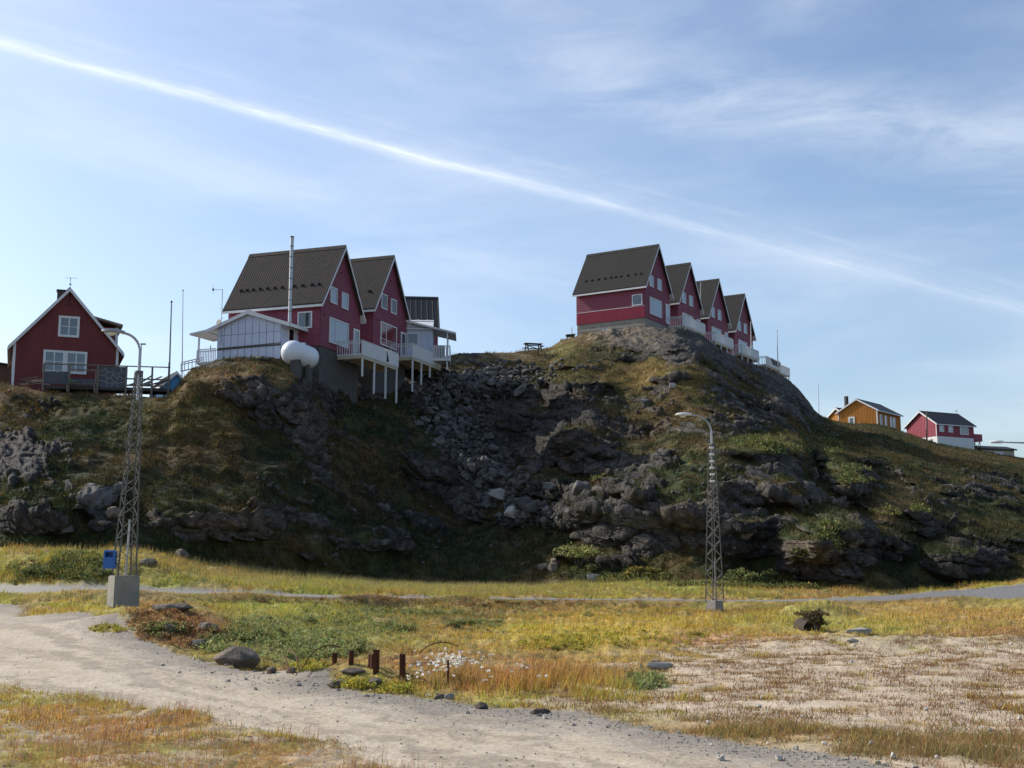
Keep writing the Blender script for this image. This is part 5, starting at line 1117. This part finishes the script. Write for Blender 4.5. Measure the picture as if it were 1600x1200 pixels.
# named boulders
BD = [rockmesh('boulder', 300+i, (1, .85, .9), 34, MRKB) for i in range(4)]; BP = [rockmesh('boulder', 320+i, (1, .85, .9), 22, MRKP) for i in range(3)]; BDK = [rockmesh('boulder', 340+i, (1, .85, .9), 20, MRKD) for i in range(3)]
def boulder(me, u_, v_, s_, lab, sc=(1, 1, 1), rz=0, lo=0, group=None, sink=.18):
    p_ = hit(u_, v_, lo); o_ = bpy.data.objects.new('boulder', me); COL.objects.link(o_); o_.location = p_+Vector((0, 0, s_*sc[2]*sink)); o_.scale = tuple(s_*q for q in sc); o_.rotation_euler = (0, 0, rz); tag(o_, lab, 'boulder', group); return o_
boulder(BD[0], 373, 1040, .86, 'big rounded brown boulder at the edge of the gravel track', (1, .8, .56), .3)
boulder(BDK[0], 312, 1014, .5, 'dark boulder just left of the big brown boulder by the track', (1, .8, .62), .5)
boulder(BD[1], 322, 984, .50, 'grey boulder at the right foot of the rusty mound', (1, .7, .5), 0)
boulder(BD[2], 267, 955, .75, 'pale flat rock on top of the rusty mound right of the left lamp', (1.3, .7, .35), .2)
boulder(BDK[1], 266, 990, .5, 'dark rock half buried in the face of the rusty mound', (.8, .6, .7), .2)
boulder(BP[0], 1030, 1045, .40, 'long white stone lying where sand meets meadow', (1.25, .6, .5), .15)
boulder(BP[1], 1025, 1035, .22, 'small white stone behind the long white stone', (1, .7, .4), .15)
boulder(BD[3], 851, 890, 1.0, 'grey boulder, leftmost of the cluster at the hill foot', (1, .8, .55), .2, NHILL0-6)
boulder(BD[1], 864, 893, 1.1, 'grey upright boulder at the front of the cluster at the hill foot', (.7, .7, .8), .9, NHILL0-6)
boulder(BD[2], 868, 882, .9, 'grey boulder at the back of the cluster at the hill foot', (.8, .8, .7), 1.7, NHILL0-6)
boulder(BP[0], 926, 907, .95, 'tan boulder with plants on top at the edge of the roadside grass', (1.1, .7, .7), .4, NHILL0-12)
boulder(BP[1], 1345, 990, .5, 'flat pale rock in the meadow right of the drain hole', (1.6, .8, .45), .2)
boulder(BP[2], 1332, 1004, .22, 'low white stone at the upper edge of the sandy ground', (1.4, .6, .5), .2)
boulder(BP[1], 787, 780, 1.8, 'large pale boulder in the middle of the gully below the scree', (1, .8, .62), .2, NHILL0)
boulder(BP[2], 806, 808, 1.5, 'rounded pale boulder below the largest gully boulder', (.9, .8, .8), .2, NHILL0)
boulder(SC[2], 846, 800, 1.7, 'grey angular boulder right of the pale gully boulders', (1.1, .8, .8), .8, NHILL0)
boulder(SC[3], 870, 764, 1.8, 'flat grey boulder on the green ledge of the gully', (1.3, .7, .5), .8, NHILL0)
boulder(SC[4], 908, 772, 1.5, 'broken grey boulder under the rust coloured patch', (1, .8, .9), .2, NHILL0)
boulder(BD[3], 1113, 772, 1.0, 'brown rock tooth just left of the right lattice lamp top', (.8, .8, 1), .4, NHILL0)
boulder(BP[1], 1008, 628, .7, 'white sunlit rock below the grassy shelf of the right-hand dome', (1, .6, .5), .4, NHILL0)
boulder(BP[0], 1052, 606, .8, 'pale sunlit rock beside the grassy shelf of the right-hand dome', (.8, .6, .8), .4, NHILL0)
boulder(BD[1], 171, 806, .8, 'grey rock low on the left slope, behind the left lamp', (1.1, .8, .9), .4, NHILL0)
boulder(BD[2], 160, 820, .5, 'small grey rock below the grey rock behind the left lamp', (1.1, .8, .6), .1, NHILL0)
boulder(BD[2], 230, 885, .8, 'grey rock in the brown bank right of the blue bin', (1, .8, .6), .1, NHILL0-30)
boulder(BD[1], 284, 874, .9, 'grey rock at the dark end of the brown roadside bank', (.8, .8, .8), .1, NHILL0-10)
MC = [(552,1054,.42,'flat grey slab in the moss between the rusty stakes'),(530,1072,.45,'dark slab edge under yellow moss left of the stakes'),(585,1073,.40,'dark pointed rock at the track edge below the stakes'),(686,1092,.22,'small grey rock at the track edge, first of three'),(702,1092,.26,'small dark rock at the track edge, beside two grey ones'),(670,1089,.2,'small flat rock at the track edge, left of two rocks'),(752,1108,.26,'dark wedge-shaped stone on the track edge'),(845,1115,.3,'thin dark slab lying along the track edge'),(424,1052,.30,'pale rock at the track edge right of the big boulder'),(455,1052,.26,'small pale rock at the track edge before the wire loops')]
for k, (u_, v_, s_, lab) in enumerate(MC): boulder((BD+BP)[k % 6], u_, v_, s_*.72, lab, (1.4, .8, .45) if 'slab' in lab or 'flat' in lab else (1, .8, .7), k)
# pebbles
peb = []
for _ in range(1300):
    u_ = rs.uniform(60, 1500); v_ = float(np.interp(u_, [60, 130, 200, 300, 400, 500, 640, 750, 900, 1150, 1400, 1600], [926, 955, 990, 1028, 1052, 1072, 1090, 1103, 1120, 1160, 1200, 1225]))+abs(rs.gauss(0, 14))-2
    if v_ < 1210: peb.append((rs.uniform(.012, .035) if rs.random() < .95 else rs.uniform(.04, .09), u_, v_))
for _ in range(1200): u_ = rs.uniform(-20, 1600); v_ = rs.uniform(950, 1205); peb.append((rs.uniform(.012, .035), u_, v_))
rubble('track_pebbles', peb, MPEB, 0, .1)
wp = [(rs.uniform(.03, .09), rs.uniform(1100, 1600), rs.uniform(1000, 1190)) for _ in range(60)]
rubble('white_pebbles', wp, MRKP, 0, .2)

# ------------------------------------------------------------------ stakes, wire, drain
ST = [(521, 1039, 1029, 0, .06), (545, 1041, 1028, 1, .06), (576, 1044, 1032, 2, .05), (579, 1050, 1036, 3, .05), (584.5, 1053, 1026, 0, .075), (627, 1065, 1041, 0, .07), (700, 1072, 1044, 6, .035)]
SLAB = ['rusty iron stake, leftmost of the row by the track', 'rusty iron stake, second from the left by the track', 'thin rusty stake just behind the tallest stake', 'short rusty stake at the left foot of the tallest stake', 'tallest rusty iron stake of the row by the track', 'rusty stake standing alone right of the tallest stake', 'thin leaning stick among the white cotton grass']
for (u_, vb, vt, ln, w_), lab in zip(ST, SLAB):
    p_ = hit(u_, vb); h_ = (vb-vt)*p_.y/F*1.05+.07; m = MB(); w_ *= .8; m.beam((0, 0, -.3), (ln*p_.y/F*.9, 0, h_), w_, w_*.8); m.beam((w_*.45, -.01, -.3), (ln*p_.y/F*.9+w_*.45, -.01, h_*.985), w_*.25, w_*1.3); c_ = m.build('iron_stake', MRU); c_.location = p_; c_.rotation_euler = (0, 0, .3*ln); tag(c_, lab, 'stake', 'rusty stakes by the track')
def wire(pts, lab, r=.009):
    P3 = [hit(u_, v_)+Vector((0, 0, z_)) for (u_, v_, z_) in pts]; q = []
    for i in range(len(P3)-1):
        a, b_, c, d_ = P3[max(i-1, 0)], P3[i], P3[i+1], P3[min(i+2, len(P3)-1)]
        for k in range(6): t = k/6; q.append(.5*((2*b_)+(c-a)*t+(2*a-5*b_+4*c-d_)*t*t+(3*b_-a-3*c+d_)*t**3))
    q.append(P3[-1]); m = MB(); m.tube(q, r, 6); c_ = m.build('old_wire', MRU, smooth=True); tag(c_, lab, 'wire')
wire([(458, 1058, .02), (449, 1052, .12), (446, 1046, .24), (452, 1046, .30), (462, 1050, .22), (468, 1058, .1), (474, 1060, .15), (488, 1052, .28), (510, 1046, .32), (530, 1042, .25)], 'curled rusty wire lying between the big boulder and the stakes')
wire([(627, 1064, .05), (650, 1067, .06), (665, 1071, .05), (680, 1078, .02)], 'rusty wire trailing right from the lone stake')
wire([(655, 1036, .1), (668, 1030, .2), (690, 1026, .22), (715, 1026, .15)], 'bent rusty wire behind the cotton grass')
dp = hit(1277, 990)-Vector((0, 0, .30)); rt = empty('drain_pipe', dp, 0, 'dark drain opening in the meadow bank right of the right lamp', 'drain')
m = MB(); m.tube([(0, 1.6, .34), (0, .45, .32)], .24, 16, caps=False); m.tube([(0, 1.58, .34), (0, .46, .32)], .22, 16, caps=False); m.build('pipe', MPP, rt, smooth=True); m = MB(); m.tube([(0, .6, .32), (0, .61, .32)], .215, 14); m.build('pipe_shade_disc', MBK, rt)  # black disc stands in for the shade inside the pipe
dp2 = hit(1272, 972)-Vector((0, 0, .08)); m = MB(); m.hexa([(-.28, -.1, 0), (.28, -.1, 0), (.28, .1, 0), (-.28, .1, 0), (-.3, -.1, .22), (.22, -.1, .3), (.22, .1, .3), (-.3, .1, .22)]); c_ = m.build('rusty_plate', MRU); c_.location = dp2; tag(c_, 'reddish rusty plate in the grass above the drain opening', 'plate')

# ------------------------------------------------------------------ shrubs, leafy cover, cotton grass
def leafmesh(name, centers, per, rad, leaf, colf, kind=None, label=None):
    """centres (n,4: x,y,z,size); leaves are small folded quads round every centre"""
    c = np.repeat(centers, per, 0); n = len(c); d_ = rng.normal(size=(n, 3)); d_ /= np.linalg.norm(d_, axis=1)[:, None]; d_[:, 2] = np.abs(d_[:, 2])*.8
    rr = rng.random((n, 1))**.45; p_ = c[:, :3]+d_*rr*rad*c[:, 3:4]; a = rng.normal(size=(n, 3)); a /= np.linalg.norm(a, axis=1)[:, None]; a[:, 2] = np.abs(a[:, 2])
    b_ = np.cross(a, rng.normal(size=(n, 3))); b_ /= np.linalg.norm(b_, axis=1)[:, None]; L_ = leaf*(.6+.8*rng.random((n, 1)))
    v = np.stack([p_, p_+a*L_*.5+b_*L_*.26, p_+a*L_, p_+a*L_*.5-b_*L_*.26], 1).reshape(-1, 3); i = (np.arange(n)*4)[:, None]
    idx = (i+np.array([[0, 1, 2, 0, 2, 3]])).ravel(); col = np.repeat(jit(colf(n), .28), 4, 0)
    return meshnp(name, v, idx, 3, M_BLADE, col, smooth=False, kind=kind)
def cfix(c, c2=None, f=.3):
    def g(n):
        a = np.tile([c], (n, 1)).astype(float)
        if c2 is not None: k = rng.random(n) < f; a[k] = c2
        return a
    return g
def cover(name, patches, dens, size, leaf, col, lo=0):
    cs = []
    for (pu, pv, ru, rv, k) in patches:
        for _ in range(int(k*dens)):
            a, r_ = rs.uniform(0, 6.28), rs.random()**.5; q = hit(pu+math.cos(a)*r_*ru, pv+math.sin(a)*r_*rv, lo); cs.append((q.x, q.y, q.z, size*rs.uniform(.5, 1.4)))
    return leafmesh(name, np.array(cs), 26, 1.0, leaf, col, 'stuff')
cover('willow_scrub', [(460, 1000, 120, 34, 34), (400, 990, 50, 24, 14), (500, 1020, 70, 14, 12), (560, 965, 120, 10, 14), (850, 955, 200, 14, 14), (610, 985, 40, 8, 12), (740, 978, 50, 6, 14), (330, 1010, 25, 14, 10), (250, 990, 40, 8, 8), (1010, 1070, 28, 10, 10)], 6, .13, .055, cfix((.19, .22, .07), (.28, .29, .12), .4))
cover('yellow_moss_herbs', [(560, 1073, 40, 6, 20), (620, 1080, 25, 5, 12), (480, 1045, 30, 6, 10), (170, 985, 30, 5, 10), (1000, 1000, 160, 12, 30), (870, 1010, 60, 10, 16)], 5, .09, .04, cfix((.36, .30, .04), (.30, .30, .06), .4))
cover('rust_bilberry', [(255, 975, 60, 18, 26), (300, 1000, 44, 16, 14), (500, 940, 150, 6, 14), (900, 945, 200, 6, 14), (760, 948, 60, 5, 12)], 6, .12, .045, cfix((.24, .12, .055), (.30, .19, .08), .5))
cover('bank_shrubs', [(120, 878, 40, 14, 30), (60, 895, 50, 12, 16), (110, 900, 70, 8, 20)], 5, .22, .09, cfix((.09, .12, .04), (.20, .20, .06), .35))
cover('foot_shrubs', [(1150, 917, 110, 6, 40), (1010, 902, 40, 6, 14), (950, 906, 30, 5, 8), (1230, 926, 60, 5, 16)], 5, .3, .12, cfix((.13, .15, .05), (.28, .26, .08), .35), NHILL0-14)
cover('slope_willow', [(1185, 694, 40, 8, 30), (1225, 706, 40, 6, 20), (1305, 700, 18, 14, 14), (1335, 745, 26, 18, 24), (1295, 840, 18, 24, 30), (1262, 872, 22, 12, 14), (935, 752, 8, 3, 5), (1400, 800, 60, 6, 14)], 1.6, .38, .16, cfix((.13, .15, .05), (.22, .22, .07), .35), NHILL0)
def shrub(u_, v_, w_, h_, lab, col, lo=NHILL0, leaf=.14):
    p_ = hit(u_, v_, lo); rt = empty('willow_shrub', p_, 0, lab, 'shrub'); m = MB()
    for k in range(7): a = k*.9; m.tube([(0, 0, -.1), (math.cos(a)*w_*.2, math.sin(a)*w_*.2, h_*.4), (math.cos(a)*w_*.42, math.sin(a)*w_*.42, h_*.75)], [.03, .02, .008], 5)
    m.build('stem', MWDD, rt); cs = [(rs.gauss(0, .3)*w_, rs.gauss(0, .3)*w_, h_*rs.uniform(.2, .8), .32*min(w_, h_)*rs.uniform(.6, 1.3)) for _ in range(26)]
    o_ = leafmesh('foliage', np.array(cs), 42, 1, leaf, col); o_.parent = rt
shrub(907, 886, 1.6, 1.2, 'bright yellow-green willow bush at the dark foot of the cliff', cfix((.26, .28, .09), (.36, .36, .14), .4))
shrub(925, 893, .5, .35, 'small plant growing on the tan boulder by the roadside grass', cfix((.28, .27, .12)), leaf=.1)
shrub(1000, 903, 1.5, .6, 'low golden shrub at the hill foot left of the right lamp', cfix((.30, .24, .06), (.16, .16, .05), .4), NHILL0-8)
shrub(1160, 915, 2.4, .8, 'dull green shrub at the hill foot right of the right lamp', cfix((.14, .17, .06), (.25, .26, .10), .4), NHILL0-8)
shrub(1277, 991, .42, .58, 'dark brown scrub clump standing in the meadow hollow right of the right lamp', cfix((.055, .045, .025), (.12, .09, .04), .3), 0, .06)
shrub(1270, 972, .9, .3, 'low rusty tuft on the bank above the meadow hollow', cfix((.16, .10, .04), (.24, .2, .07), .4), 0, .06)
# cotton grass: white tufts on thin stalks
cg = []
for _ in range(120): cg.append((rs.gauss(702, 22), rs.gauss(1060, 8)))
for _ in range(22): cg.append((rs.uniform(625, 860), rs.uniform(1062, 1090)))
v_, f_ = [], []
P3 = np.array([tuple(hit(a, b_)) for a, b_ in cg]); hts = .16+.13*rng.random(len(P3))
blades('cotton_grass_stalks', P3, hts, .006+0*hts, np.tile([[.25, .18, .08]], (len(P3), 1)), .1, wind=(0, 0))
MCT = blade_mat('cotton', .5)
cs = np.concatenate([P3+np.stack([0*hts, 0*hts, hts], 1), np.ones((len(P3), 1))*.5], 1)
ct = leafmesh('cotton_grass_tufts', cs, 12, .04, .028, cfix((.80, .78, .72)), 'stuff')
